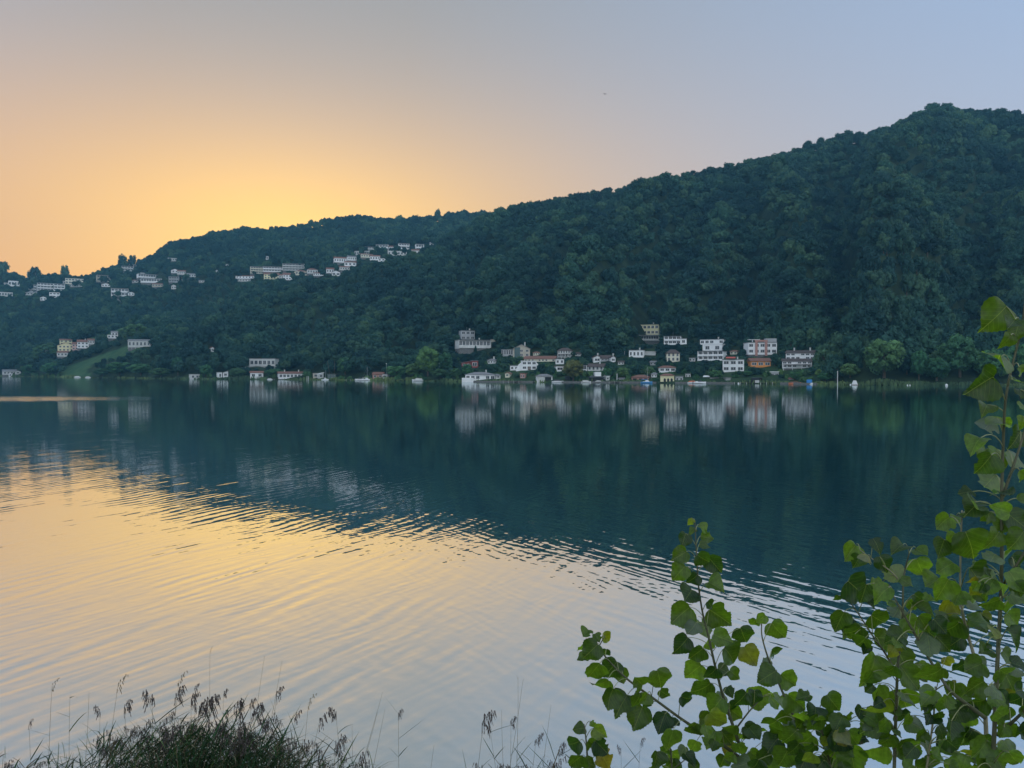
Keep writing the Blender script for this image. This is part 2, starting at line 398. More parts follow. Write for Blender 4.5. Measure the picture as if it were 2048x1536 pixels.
def train(nx, ny, lam, crest, off, detail=1.0, sine=.5):
    """slope of one wave train travelling along (nx, ny)"""
    s = mth('ADD', mth('MULTIPLY', X_, nx), mth('MULTIPLY', Y_, ny))
    c = mth('ADD', mth('MULTIPLY', X_, -ny), mth('MULTIPLY', Y_, nx))
    wob = noise2(mth('MULTIPLY', s, .16/lam), mth('MULTIPLY', c, .07/lam), 1, .5, off + 3)
    nn = noise2(mth('ADD', mth('MULTIPLY', s, 1.9/lam), mth('MULTIPLY', wob, 1.5)), mth('MULTIPLY', c, 1.0/(lam*crest)), detail, .5, off)
    sn = mth('SINE', mth('ADD', mth('MULTIPLY', s, 2*PI/(lam*1.25)), mth('MULTIPLY', wob, 15.0)))
    am = noise2(mth('MULTIPLY', s, .22/lam), mth('MULTIPLY', c, .14/lam), 1, .5, off + 9)
    am = mth('MAXIMUM', mth('ADD', mth('MULTIPLY', am, 3.2), .35), 0.0)
    tot = mth('ADD', mth('MULTIPLY', nn, 2.6*(1-sine)), mth('MULTIPLY', mth('MULTIPLY', sn, am), sine))
    return tot, nx, ny
trains = [(train(.92, -.40, .46, 12, 1.3, 1, .62), .046), (train(.80, -.60, .27, 7, 5.1, 1, .4), .030),
          (train(.83, .56, .26, 9, 11.7, 1, .5), .036), (train(.70, .71, .50, 8, 17.9, 1, .5), .030),
          (train(.2, .98, .30, 4, 23.9, 2, .2), .012)]
# train 1 is strongest on the left, train 3 on the right
ratio = mth('DIVIDE', X_, mth('MAXIMUM', Y_, 1.0))
left = mth('MULTIPLY_ADD', ratio, -1.5, .40, True); right = mth('MULTIPLY_ADD', ratio, 1.6, .72, True)
near = mth('DIVIDE', 1.0, mth('ADD', 1.0, mth('POWER', mth('DIVIDE', Y_, 50.0), 3.0)))
env = mth('MULTIPLY_ADD', near, .84, .16)
env = mth('ADD', env, mth('DIVIDE', .55, mth('ADD', 1.0, mth('POWER', mth('DIVIDE', Y_, 18.0), 4.0))))
sx = sy = None
for i, ((tot, nx, ny), amp) in enumerate(trains):
    wgt = [mth('ADD', left, .25), mth('ADD', left, .35), right, right, 1.0][i]
    v = mth('MULTIPLY', mth('MULTIPLY', tot, amp), wgt)
    vx, vy = mth('MULTIPLY', v, nx), mth('MULTIPLY', v, ny)
    sx = vx if sx is None else mth('ADD', sx, vx); sy = vy if sy is None else mth('ADD', sy, vy)
sx = mth('MULTIPLY', sx, env); sy = mth('MULTIPLY', sy, env)
# fine ripples everywhere, a breeze patch far out on the left
fx = noise2(mth('MULTIPLY', X_, 3.1), mth('MULTIPLY', Y_, 3.1), 2, .6, 40.0); fy = noise2(mth('MULTIPLY', X_, 2.7), mth('MULTIPLY', Y_, 3.7), 2, .6, 50.0)
def ell(cx0, cy0, rx, ry):
    d = mth('ADD', mth('POWER', mth('DIVIDE', mth('SUBTRACT', X_, cx0), rx), 2.0), mth('POWER', mth('DIVIDE', mth('SUBTRACT', Y_, cy0), ry), 2.0))
    return mth('SUBTRACT', 1.0, d, None, True)
patch = mth('POWER', ell(-132.0, 178.0, 50.0, 24.0), .5)
pn = noise2(mth('MULTIPLY', X_, .25), mth('MULTIPLY', Y_, .25), 3, .6, 60.0)
patch = mth('MULTIPLY', patch, mth('MULTIPLY_ADD', pn, 2.2, .9, True))
fa = mth('ADD', mth('MULTIPLY_ADD', near, .009, .013), mth('MULTIPLY', patch, .34))
sx = mth('MULTIPLY_ADD', fx, fa, sx); sy = mth('MULTIPLY_ADD', fy, fa, sy)
sy = mth('ADD', sy, mth('MULTIPLY', patch, .06))
cb = N_.new('ShaderNodeCombineXYZ'); L_.new(mth('MULTIPLY', sx, -1.0), cb.inputs[0]); L_.new(mth('MULTIPLY', sy, -1.0), cb.inputs[1]); cb.inputs[2].default_value = 1
nrm = N_.new('ShaderNodeVectorMath'); nrm.operation = 'NORMALIZE'; L_.new(cb.outputs[0], nrm.inputs[0])
inc = N_.new('ShaderNodeSeparateXYZ'); L_.new(geo.outputs['Incoming'], inc.inputs[0])
refl = mth('MULTIPLY_ADD', mth('ABSOLUTE', inc.outputs[2]), -.16, .95, True)
gl = N_.new('ShaderNodeBsdfGlossy'); gl.inputs['Roughness'].default_value = .02; gl.inputs['Color'].default_value = (.88,.94,.95,1)
L_.new(mth('MULTIPLY_ADD', near, -.045, .062), gl.inputs['Roughness'])
L_.new(nrm.outputs[0], gl.inputs['Normal'])
df = N_.new('ShaderNodeBsdfDiffuse'); df.inputs['Color'].default_value = (.0,.09,.075,1)
ms = N_.new('ShaderNodeMixShader'); L_.new(refl, ms.inputs[0]); L_.new(df.outputs[0], ms.inputs[1]); L_.new(gl.outputs[0], ms.inputs[2])
wo = N_.new('ShaderNodeOutputMaterial'); L_.new(ms.outputs[0], wo.inputs[0])
lake = MB().quad((-3500,-5,0),(3500,-5,0),(3500,3000,0),(-3500,3000,0)).obj('lake_water', mw)
tag(lake, 'calm rippled lake mirroring the hills and the dawn sky', kind='structure')

# near bank the photographer stands on
mb_, nt, b = new_mat('bank_soil')
nz = nt.nodes.new('ShaderNodeTexNoise'); nz.inputs['Scale'].default_value = 3; nz.inputs['Detail'].default_value = 8
rr = nt.nodes.new('ShaderNodeValToRGB'); rr.color_ramp.elements[0].color = (.025,.035,.015,1); rr.color_ramp.elements[1].color = (.07,.07,.04,1)
nt.links.new(nz.outputs[0], rr.inputs[0]); nt.links.new(rr.outputs[0], b.inputs['Base Color']); b.inputs['Roughness'].default_value = .95
bxs = np.linspace(-40, 40, 161); bys = np.linspace(-30, 10.5, 90); BX, BY = np.meshgrid(bxs, bys)
def bankz(X, Y): return np.maximum(np.minimum(4.9, 4.9 - (Y - 2.3)*.78) + .22*fbm(X, Y, 1.6, 20, 3) - .15, -1.2)
BZ = bankz(BX, BY); ib = np.arange(BX.size).reshape(BX.shape)
qb = np.stack([ib[:-1,:-1], ib[:-1,1:], ib[1:,1:], ib[1:,:-1]], -1).reshape(-1, 4)
bank = link('near_bank', np_mesh('near_bank', np.stack([BX,BY,BZ],-1).reshape(-1,3), qb, mb_, True))
tag(bank, 'overgrown near bank of the lake', kind='structure')

# ------------------------------------------------------------------ tree meshes
def ico(sub=1):
    bm = bmesh.new(); bmesh.ops.create_icosphere(bm, subdivisions=sub, radius=1)
    V = np.array([v.co[:] for v in bm.verts]); Fc = np.array([[v.index for v in f.verts] for f in bm.faces]); bm.free(); return V, Fc
ICV, ICF = ico(1)
def crown_mesh(name, mat, seed, lobes, cards, csize, rz=.8, spread=.62, lobe=(.30,.46), droop=0.0, zc=None):
    """unit crown (radius about 1) standing on z=0: lobes covered with leaf clumps, gaps between them"""
    r = np.random.default_rng(seed); Vs = []; Fs = []; n = 0
    zc = rz if zc is None else zc
    cs = []; rs = []
    for k in range(lobes):
        a = 2.399963*k + r.uniform(-.4,.4); h = 1 - 2*(k+.5)/lobes
        rad = math.sqrt(max(0, 1-h*h)) * spread * r.uniform(.7,1.15)
        c = np.array([math.cos(a)*rad, math.sin(a)*rad, zc + h*rz*.68*r.uniform(.85,1.1)]); q = r.uniform(*lobe)
        cs.append(c); rs.append(q)
        d = 1 + .22*r.standard_normal(len(ICV))
        V = ICV*d[:,None]*q*.80*np.array([1,1,.85]) + c
        Vs.append(V); Fs.append(np.c_[ICF, ICF[:,2]] + n); n += len(V)
    cs = np.array(cs); rs = np.array(rs)
    per = np.maximum((cards * rs**2/np.sum(rs**2)).astype(int), 4)
    C = []; NN = []
    for c, q, m in zip(cs, rs, per):
        d = r.standard_normal((m,3)); d[:,2] = d[:,2]*.9 + .25; d /= np.linalg.norm(d,axis=1)[:,None]
        C.append(c + d*q*r.uniform(.72,1.10,(m,1))*np.array([1,1,.85])); NN.append(d)
    C = np.concatenate(C); NN = np.concatenate(NN); m = len(C)
    if droop: C[:,2] -= droop*r.random(m)**2*np.hypot(C[:,0],C[:,1])
    NN = NN + .42*r.standard_normal((m,3)); NN /= np.linalg.norm(NN,axis=1)[:,None]
    A = np.cross(NN, r.standard_normal((m,3))); A /= np.linalg.norm(A,axis=1)[:,None]; B = np.cross(NN, A)
    s = csize*r.uniform(.55,1.35,(m,1))
    # a ragged clump: kite instead of a square
    Q = np.stack([C - A*s, C - B*s*r.uniform(.4,.8,(m,1)), C + A*s, C + B*s*r.uniform(.5,1.,(m,1)) + NN*s*.35], 1).reshape(-1,3)
    Vs.append(Q); Fs.append((np.arange(m*4).reshape(-1,4)) + n)
    Fa = np.concatenate(Fs); V = np.concatenate(Vs)
    me = bpy.data.meshes.new(name)
    tri = Fa[:,2] == Fa[:,3]
    fl = [tuple(f[:3]) if t else tuple(f) for f, t in zip(Fa.tolist(), tri)]
    me.from_pydata(V.tolist(), [], fl); me.materials.append(mat); me.update(); return me
def conifer_mesh(name, mat, seed, tiers=9):
    r = np.random.default_rng(seed); mb = MB()
    for k in range(tiers):
        z = .12 + .84*k/tiers; R = .30*(1-k/tiers)**.8 + .02; m = 13
        for j in range(m):
            a = 2*PI*(j+r.random())/m; rr_ = R*r.uniform(.75,1.15); w = .10*(1-k/tiers)+.03
            p0 = Vector((0,0,z+.07)); p1 = Vector((math.cos(a)*rr_, math.sin(a)*rr_, z-.05*r.random()))
            sd = Vector((-math.sin(a), math.cos(a), 0))*w
            mb.quad(p0, p0.lerp(p1,.6)-sd+Vector((0,0,-.02)), p1, p0.lerp(p1,.6)+sd+Vector((0,0,-.02)))
            mb.tri(p0.lerp(p1,.3)-sd*.7, p1*.9+Vector((0,0,-.04)), p0.lerp(p1,.5)+sd)
    mb.tube([(0,0,.1),(0,0,.6),(0,0,1)], [.06,.04,.005], 5)
    return mb.mesh(name, mat)
def trunk_mesh(name, seed, limbs=5):
    r = random.Random(seed); mb = MB()
    mb.tube([(0,0,-.6),(.02,0,.25),(-.02,.02,.7),(.01,0,1.15)], [.11,.08,.055,.03], 6)
    for k in range(limbs):
        a = 2*PI*k/limbs + r.random(); z = r.uniform(.35,.7)
        mb.tube([(0,0,z),(math.cos(a)*.25,math.sin(a)*.25,z+.28),(math.cos(a)*.5,math.sin(a)*.5,z+.5)], [.045,.03,.012], 5, cap=False)
    return mb.mesh(name, M['bark'])
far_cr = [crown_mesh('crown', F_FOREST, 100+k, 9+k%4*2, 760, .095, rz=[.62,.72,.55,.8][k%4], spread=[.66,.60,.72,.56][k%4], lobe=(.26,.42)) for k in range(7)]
near_cr = [crown_mesh('crown', F_SHORE, 200+k, 20+k*3, 2600, .062, rz=[.85,1.0,.75,.9][k%4], spread=.68, lobe=(.22,.36), droop=.15) for k in range(4)]
shrub_cr = [crown_mesh('foliage', F_SHRUB, 300+k, 8, 420, .12, rz=.6, spread=.6, droop=.1, zc=.42) for k in range(3)]
light_cr = crown_mesh('crown', F_LIGHT, 400, 26, 4200, .055, rz=.95, spread=.68, lobe=(.2,.34), droop=.2)
olive_cr = crown_mesh('crown', F_OLIVE, 401, 22, 4200, .055, rz=.85, spread=.66, lobe=(.22,.36), droop=.1)
conif = [conifer_mesh('crown', F_CONIF, 500+k) for k in range(2)]
trunks = [trunk_mesh('trunk', 600+k) for k in range(3)]

# ------------------------------------------------------------------ houses
win_frame = MB()
for q in ((-.5,-.42,0,1),(.42,.5,0,1),(-.42,.42,0,.07),(-.42,.42,.93,1),(-.03,.03,.07,.93)):
    win_frame.box(q[0],q[1],-.07,0.02,q[2],q[3])
WFR = win_frame.mesh('window', M['frame']); WPN = MB().box(-.42,.42,-.03,0,.07,.93).mesh('pane', M['glass'])
def window(par, x, z, w, h, y=0.0, pane=True):
    o = link('window', WFR, par, (x, y, z), (0,0,0), (w, 1, h))
    if pane: link('pane', WPN, o)
    return o
BOXES = []   # pixel rectangle and depth of each house: trees keep clear of them
def roof_mb(style, w, d, z, rh, ov=.5):
    mb = MB(); x0, x1, y0, y1 = -w/2-ov, w/2+ov, -ov, d+ov; t = .18
    if style == 'hip':
        i = min(w, d)*.5*.95; a = (x0,y0,z); b = (x1,y0,z); c = (x1,y1,z); e = (x0,y1,z)
        r0 = (x0+i, (y0+y1)/2, z+rh); r1 = (x1-i, (y0+y1)/2, z+rh)
        if r0[0] > r1[0]: r0 = (-.1,(y0+y1)/2,z+rh); r1 = (.1,(y0+y1)/2,z+rh)
        mb.quad(a,b,r1,r0); mb.tri(b,c,r1); mb.quad(c,e,r0,r1); mb.tri(e,a,r0)
        mb.box(x0,x1,y0,y1,z-t,z-.004)
    elif style == 'gable':      # ridge runs left to right
        ym = (y0+y1)/2
        mb.quad((x0,y0,z),(x1,y0,z),(x1,ym,z+rh),(x0,ym,z+rh)); mb.quad((x1,y1,z),(x0,y1,z),(x0,ym,z+rh),(x1,ym,z+rh))
        mb.tri((x0,y0,z),(x0,ym,z+rh),(x0,y1,z)); mb.tri((x1,y0,z),(x1,y1,z),(x1,ym,z+rh)); mb.box(x0,x1,y0,y1,z-t,z-.004)
    elif style == 'front':      # gable faces the lake
        mb.prism([(x0,z),(0,z+rh),(x1,z),(x1,z-t),(0,z+rh-t*1.4),(x0,z-t)], y0, y1)
    elif style == 'shed':
        mb.prism([(x0,z),(x1,z+rh),(x1,z+rh-t),(x0,z-t)], y0, y1)
    else:
        mb.box(x0+.2,x1-.2,y0+.2,y1-.2,z-.02,z+.28)
    return mb
def house(x0, x1, yt, yb, style, wall, roof, rows, cols, label, cat='house', group=None, name='house', yaw=0, depth=None,
          extra='', rfrac=.30, pos=None, box=True):
    xc = (x0+x1)/2; p = pos if pos is not None else hit(xc, yb)
    Y = p.y; w = (x1-x0)/F*Y; htot = (yb-yt)/F*Y
    if box: BOXES.append((x0, x1, yt, yb, Y))
    d = depth if depth else min(max(w*.75, 5.5), 13)
    face = -math.atan2(p.x, p.y)
    if pos is None:   # stand clear of the slope at both front corners
        yw = face + math.radians(yaw or ((int(x0*7)%5-2)*7)); cxn, sxn = math.cos(yw)*w/2, math.sin(yw)*w/2
        p = p.copy(); p.z = min(max(p.z, ground(p.x-cxn, p.y-sxn)-.4, ground(p.x+cxn, p.y+sxn)-.4), p.z+2.6)
    root = empty(name, p, face + math.radians(yaw or ((int(x0*7)%5-2)*7 if box else 0)), label, cat, group)
    flat = style in ('flat', 'band', 'frame'); rh = .28 if flat else max(htot*rfrac, .7); hw = htot - rh
    wm = M[wall]
    MB().box(-w/2+.2, w/2-.2, .2, d-.2, -4, -.298).obj('plinth', M['stone'], root)
    if style in ('band', 'frame'):
        rows = max(rows, 1); fh = hw/rows
        mb = MB(); mb.box(-w/2+.15, w/2-.15, 1.5, d, -.3, hw); mb.obj('wall', wm, root)
        for r in range(rows):
            MB().box(-w/2, w/2, -.3, 1.49, r*fh+.02, r*fh+max(fh*.36,.9)).obj('balcony', wm, root)
            nb = max(cols, 2)
            for c in range(nb):
                ww = (w-.6)/nb
                window(root, -w/2+.3+ww*(c+.5), r*fh+fh*.1, ww*.88, fh*.80, 1.49)
        for s in ([-1, 1] if style == 'band' else np.linspace(-1, 1, cols+1)):
            MB().box(s*(w/2-.15)-.14, s*(w/2-.15)+.14, -.32, 1.48, -.4, hw-.021).obj('side_wall' if abs(s)==1 else 'pillar', wm, root)
    else:
        MB().box(-w/2, w/2, 0, d, -.3, hw).obj('wall', wm, root)
        if style == 'front':
            MB().prism([(-w/2,hw-.01),(w/2,hw-.01),(0,hw+rh*.93)], .004, d-.01).obj('gable_wall', wm, root)
        if style == 'shed': MB().prism([(-w/2,hw-.01),(w/2,hw-.01),(w/2,hw+rh*.93)], .004, d-.01).obj('gable_wall', wm, root)
        if rows and cols:
            fh = hw/rows; cw = w/cols
            for r in range(rows):
                for c in range(cols):
                    if 'skip' in extra and (r*7+c*3) % 4 == 1: continue
                    ww = min(cw*.52, 2.6); hh = fh*.52
                    if 'wide' in extra: ww = cw*.74
                    if 'tall' in extra: hh = fh*.72
                    window(root, -w/2+cw*(c+.5), r*fh+fh*.26, ww, hh)
                    if 'shut' in extra:
                        for s in (-1,1): MB().box(-.28,.28,-.09,0,0,hh).obj('shutter', M['shutter'], root).location = (-w/2+cw*(c+.5)+s*(ww/2+.32), 0, r*fh+fh*.26)
    rf = roof_mb('flat' if flat else style, w, d, hw, rh if not flat else .28).obj('roof', M[roof], root)
    if 'chim' in extra:
        for s in ([-.25, .3] if 'chim2' in extra else [.2]):
            c = MB().box(-.35,.35,-.35,.35,0,1.5+rh*.3).box(-.45,.45,-.45,.45,1.5+rh*.3,1.7+rh*.3).obj('chimney', M['offwhite'], rf)
            c.location = (w*s, d*.45, hw+rh*.7-.3)
    if 'terr' in extra:
        t = MB().box(-w/2-3, w/2+2, -3.0, -.35, -3.5, .15); t.obj('terrace', M['concrete'], root)
        rl = MB()
        for k in range(int(w/1.2)+4): rl.box(-w/2-3+k*1.2,-w/2-3+k*1.2+.08,-2.98,-2.9,.15,1.05)
        rl.box(-w/2-3,w/2+2,-3.0,-2.88,1.05,1.14); rl.obj('railing', M['frame'], root)
    if 'porch' in extra:
        MB().box(-w/2+.4, w/2-.4, -2.6, -.01, hw*.46, hw*.46+.22).obj('porch_roof', M[roof], root)
        for s in (-1,-.33,.33,1): MB().tube([(s*(w/2-.7),-2.4,-1.5),(s*(w/2-.7),-2.4,hw*.46)], .12, 6).obj('post', M['white'], root)
    if 'col' in extra:
        for s in np.linspace(-1,1,7): MB().tube([(s*(w/2-.3),-1.4,-2),(s*(w/2-.3),-1.4,hw-.1)], .16, 6).obj('column', M['offwhite'], root)
    if 'awn' in extra:
        MB().quad((-w*.35,0.0,hw+1.6),(w*.1,0.0,hw+1.6),(w*.1,-2.2,hw+.9),(-w*.35,-2.2,hw+.9)).box(-w*.35,w*.1,-2.25,-2.18,hw+.7,hw+.9).obj('awning', M['awning'], root)
    if 'ant' in extra:
        MB().tube([(0,d*.5,hw),(0,d*.5,hw+2.6)], .05, 4).obj('mast', M['metal'], root)
    if 'door' in extra:
        MB().box(-.9,.9,-.05,0,.02,2.2).obj('door', M['wood'], root)
    root['_w'] = w; root['_h'] = hw
    return root, w, d, hw
# --- village on the near part of the far shore, left to right
H = house
r_, w, d, hw = H(922,950,668,688,'flat','grey','slate',2,3,'grey two storey house above the long low house left of the village','house',extra='wide chim ant')
H(917,983,687,704,'band','offwhite','slate',1,9,'long low dark roofed house with a white balcony band, below the grey house','house',extra='chim')
MB_w = hit(993,683)
r_, w, d, hw = H(1003,1026,699,713,'flat','grey','groof',1,5,'small glazed conservatory left of the gabled beige chalet','conservatory',name='conservatory',extra='wide tall',depth=5)
r_, w, d, hw = H(1026,1060,689,715,'front','beige','groof',2,3,'beige chalet with a wide low gable and tall green glass front','chalet',rfrac=.36,extra='ant chim')
MB().box(-w*.42,-w*.08,-.08,0,-1,hw*1.18).obj('glass_front', M['greenglass'], r_)
H(975,991,718,728,'hip','white','groof',1,3,'small white cottage in the trees between the red house and the chalet','cottage',name='cottage',extra='chim')
H(923,941,723,736,'shed','red','groof',1,2,'dull red boarded house, left half of the pair above the left boathouse','house')
H(943,956,721,736,'flat','red','groof',1,1,'dark red cube house with one pale window beside the sloping roofed red house','house',extra='wide')
H(878,888,724,734,'flat','white','groof',1,2,'tiny white hut just right of the light green tree','hut',name='hut')
r_, w, d, hw = H(1044,1073,722,741,'flat','white','offwhite',2,3,'white modern villa with sloping side wings above the jetty gardens','villa',name='villa',extra='wide door')
for s in (-1, 1):
    MB().prism([(s*w*.5,-2),(s*w*.5,hw*.85),(s*w*.72,hw*.55),(s*w*.9,.3),(s*w*.9,-2)][::s], 1, 5).obj('side_wing', M['white'], r_)
H(1020,1037,731,741,'flat','white','groof',1,2,'white garden annex left of the modern villa','annex',name='annex')
H(1048,1110,712,724,'gable','cream','rtile',1,9,'long cream house under a long brown tiled roof behind the villa','house',rfrac=.5,extra='skip')
H(1115,1141,696,716,'hip','offwhite','tile',2,5,'narrow two storey house with tall dark windows and brown hip roof','house',extra='tall porch')
H(1111,1128,718,729,'flat','white','groof',1,2,'white garage block just below the narrow two storey house','garage',name='garage')
H(1112,1128,732,743,'flat','white','rtile',1,1,'white garden room left of the olive coloured willow','garden room',name='garden_room',extra='wide')
H(1187,1202,711,725,'front','white','tile',1,1,'left white wing of the dark roofed house in the middle','house wing',extra='wide chim')
H(1202,1222,711,723,'gable','grey','tile',1,3,'dark roofed centre of the house between two white wings','house',rfrac=.55)
H(1222,1231,712,725,'front','white','tile',1,1,'right white wing of the dark roofed house in the middle','house wing',extra='wide chim')
H(1165,1174,730,742,'flat','white','tile',1,1,'narrow white house end right of the olive coloured willow','house',extra='wide tall')
H(1175,1207,727,742,'gable','offwhite','tile',1,4,'low house with dark roof and small white chimney right of the willow','house',rfrac=.45,extra='chim tall')
r_, w, d, hw = H(1278,1317,656,678,'flat','yellow','slate',2,5,'pale yellow two storey house, highest of the village','house',extra='chim wide terr')
H(1267,1319,678,689,'band','offwhite','concrete',1,10,'white terrace basement under the pale yellow house','terrace building',name='terrace_building',depth=5)
H(1328,1361,673,691,'frame','white','slate',2,4,'white framed two storey house right of the yellow house','house',extra='ant')
H(1361,1373,677,689,'flat','white','groof',1,1,'small white annex attached right of the framed house','annex',name='annex')
H(1258,1287,700,715,'flat','white','groof',1,4,'plain white block house with flat roof below the yellow house','house',extra='chim')
H(1288,1311,703,711,'flat','offwhite','offwhite',0,0,'white terrace wall running right from the plain white block house','terrace',name='terrace',depth=4)
H(1334,1359,700,725,'hip','cream','tile',2,3,'cream house with dark hip roof below the white framed house','house',extra='tall',rfrac=.3)
H(1319,1351,732,745,'hip','white','rtile',1,3,'white cottage with tiled roof directly above the yellow boathouse','cottage',name='cottage',extra='wide')
H(1400,1447,678,689,'flat','white','slate',1,5,'upper storey block of the white hillside villa with dark flat roof','villa',name='villa',extra='wide skip chim')
H(1405,1444,688,703,'flat','white','white',1,2,'middle block of the white hillside villa with long side terrace','villa',name='villa',depth=7)
H(1395,1446,702,722,'frame','white','slate',2,5,'white house with two rows of framed balconies below the hillside villa','house',extra='')
H(1446,1487,719,744,'flat','white','groof',2,3,'white two storey house with red awning on its roof terrace','house',extra='wide awn chim')
r_, w, d, hw = H(1497,1553,690,714,'flat','white','groof',2,5,'large white house with a pink brick portal in its front','house',extra='wide ant')
for s in (-.22, .12):
    MB().box(w*s-.65,w*s+.65,-.6,-.08,-1,hw+.5).obj('brick_pier', M['brick'], r_)
MB().box(-w*.22-.88,w*.12+.88,-.6,-.1,hw+.5,hw+1.5).obj('brick_lintel', M['brick'], r_)
MB().box(-w*.48,-w*.1,0,4,hw+1.6,hw+1.85).box(-w*.36,-w*.33,.5,1,hw,hw+1.6).obj('canopy', M['white'], r_)
MB().box(w*.12,w*.5,.6,5,hw+.28,hw+2.4).obj('roof_room', M['grey'], r_)
r_, w, d, hw = H(1502,1541,718,736,'gable','orange','rtile',1,3,'orange house with a brown roof below the white house with brick portal','house',extra='wide',rfrac=.35)
H(1573,1628,702,721,'gable','white','tile',2,6,'upper white double house with dark roof, at the right end of the village','house',extra='wide skip chim2',rfrac=.3)
H(1566,1622,720,739,'gable','white','tile',2,6,'lower white double house with dark roof, at the right end of the village','house',extra='wide skip porch',rfrac=.3)
# --- waterfront sheds and boathouses
def at_shore(px, off=2.0): 
    Y = float(shoreY(px)) + off; q = P(px, 760, Y); return Vector((q.x, Y, .5))
def SH(x0,x1,yt,yb,*a,off=3,**k):
    p = at_shore((x0+x1)/2, off); Y = p.y
    p.z = max(P((x0+x1)/2, yb, Y).z, .25); return H(x0,x1,yt,yb,*a,pos=p,**k)
r_, w, d, hw = SH(931,990,744,761,'hip','white','groof',1,6,'white boathouse with a long grey hip roof, leftmost of the village waterfront','boathouse',name='boathouse',extra='wide skip chim',rfrac=.3)
MB().box(-w*.62,-w*.22,-3,-.1,-1,1.6).obj('jetty_block', M['white'], r_)
r_, w, d, hw = SH(1074,1105,749,765,'hip','white','groof',0,0,'boat shed with a white rolling door and grey hip roof','boat shed',name='boat_shed',off=1,rfrac=.28)
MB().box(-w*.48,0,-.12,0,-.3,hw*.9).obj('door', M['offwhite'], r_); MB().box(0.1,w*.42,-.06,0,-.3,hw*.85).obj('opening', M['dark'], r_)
r_, w, d, hw = SH(1182,1208,751,766,'hip','dark','slate',0,0,'dark boathouse with a broad dark roof and white boats inside','boathouse',name='boathouse',off=1,rfrac=.35)
MB().box(-w*.2,w*.25,-1,3,hw+.6,hw+3.0).obj('dormer', M['white'], r_)
r_, w, d, hw = SH(1321,1348,748,766,'hip','yellow','rtile',0,0,'pale yellow boathouse with three dark arches on the water','boathouse',name='boathouse',off=1,rfrac=.2)
for k in range(3):
    aw = w*.17; o = [(-aw/2,-.6),(aw/2,-.6),(aw/2,1.7)]+[(aw/2*math.cos(t),1.7+aw/2*math.sin(t)) for t in np.linspace(.3,PI-.3,7)]+[(-aw/2,1.7)]
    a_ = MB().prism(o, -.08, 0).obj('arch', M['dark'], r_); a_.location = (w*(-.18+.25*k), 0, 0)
SH(1351,1366,752,765,'flat','grey','groof',1,2,'grey garden shed right of the yellow boathouse','shed',name='shed',off=4)
r_, w, d, hw = SH(1263,1297,750,765,'hip','brick','rtile',0,0,'reddish boat shelter with tiled roof behind the blue sailing boat','boathouse',name='boathouse',off=5,rfrac=.3)
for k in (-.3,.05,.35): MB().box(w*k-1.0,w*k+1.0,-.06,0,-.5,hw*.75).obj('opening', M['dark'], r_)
r_, w, d, hw = SH(1503,1521,756,767,'flat','dark','slate',0,0,'dark open boat shelter on the long jetty','boathouse',name='boathouse',off=0)
MB().box(-w*.1,w*.35,-.2,0,.2,hw*.6).obj('boat_cover', M['offwhite'], r_)
r_, w, d, hw = SH(1541,1557,743,757,'flat','grey','white',1,2,'small pavilion with a white flat roof right of the jetty','pavilion',name='pavilion',off=14,extra='wide')
SH(382,399,748,758,'flat','offwhite','groof',1,2,'small white boathouse alone near the left meadow shore','boathouse',name='boathouse',off=0)
SH(437,444,744,757,'flat','white','groof',1,1,'narrow white shed left of the reed bay','shed',name='shed',off=4)
SH(446,456,741,754,'shed','white','groof',1,1,'white sloping roof shed beside the narrow white shed','shed',name='shed',off=6)
r_, w, d, hw = SH(501,526,742,756,'gable','white','rtile',1,2,'white boathouse with two round windows and a stair between','boathouse',name='boathouse',off=3,rfrac=.25)
MB().prism([(-w*.16,-1),(-w*.1,hw*.4),(0,hw*.75),(w*.1,hw*.4),(w*.22,-1)], -2.5, -.1).obj('stair', M['white'], r_)
SH(559,609,743,757,'gable','white','rtile',1,7,'long white lakeside house with brown roof, left of the small sailing boats','house',off=4,extra='wide chim2',rfrac=.28)
SH(626,637,746,756,'flat','beige','groof',1,1,'beige shed with a white awning right of the long white house','shed',name='shed',off=4)
SH(637,647,745,756,'shed','offwhite','white',1,1,'white open shelter attached to the beige shed','shelter',name='shelter',off=4)
SH(655,672,748,757,'flat','shutter','groof',1,3,'low green fenced hut beside the tall leaning poles','hut',name='hut',off=3)
SH(745,766,744,757,'gable','brick','rtile',1,2,'brown tiled lakeside house right of the two masts','house',off=5,rfrac=.35)
SH(765,775,748,757,'flat','white','groof',1,1,'white porch block on the end of the brown lakeside house','porch',name='porch',off=4,extra='wide')
SH(9,32,739,749,'gable','offwhite','groof',1,4,'pale lakeside house at the left edge of the photo','house',off=6,rfrac=.35)
SH(31,41,741,748,'front','offwhite','groof',1,1,'small gabled annex at the left edge lakeside house','annex',name='annex',off=6)
SH(18,24,748,754,'flat','white','white',1,1,'tiny white bathing hut on the water at the left edge','hut',name='hut',off=0)
H(500,550,717,733,'flat','offwhite','groof',1,6,'terraced villa with a row of white columns in the wood above the boathouses','villa',name='villa',extra='col wide terr')
H(422,428,694,704,'front','white','rtile',1,1,'tiny white chapel alone among the trees','chapel',name='chapel',depth=4)
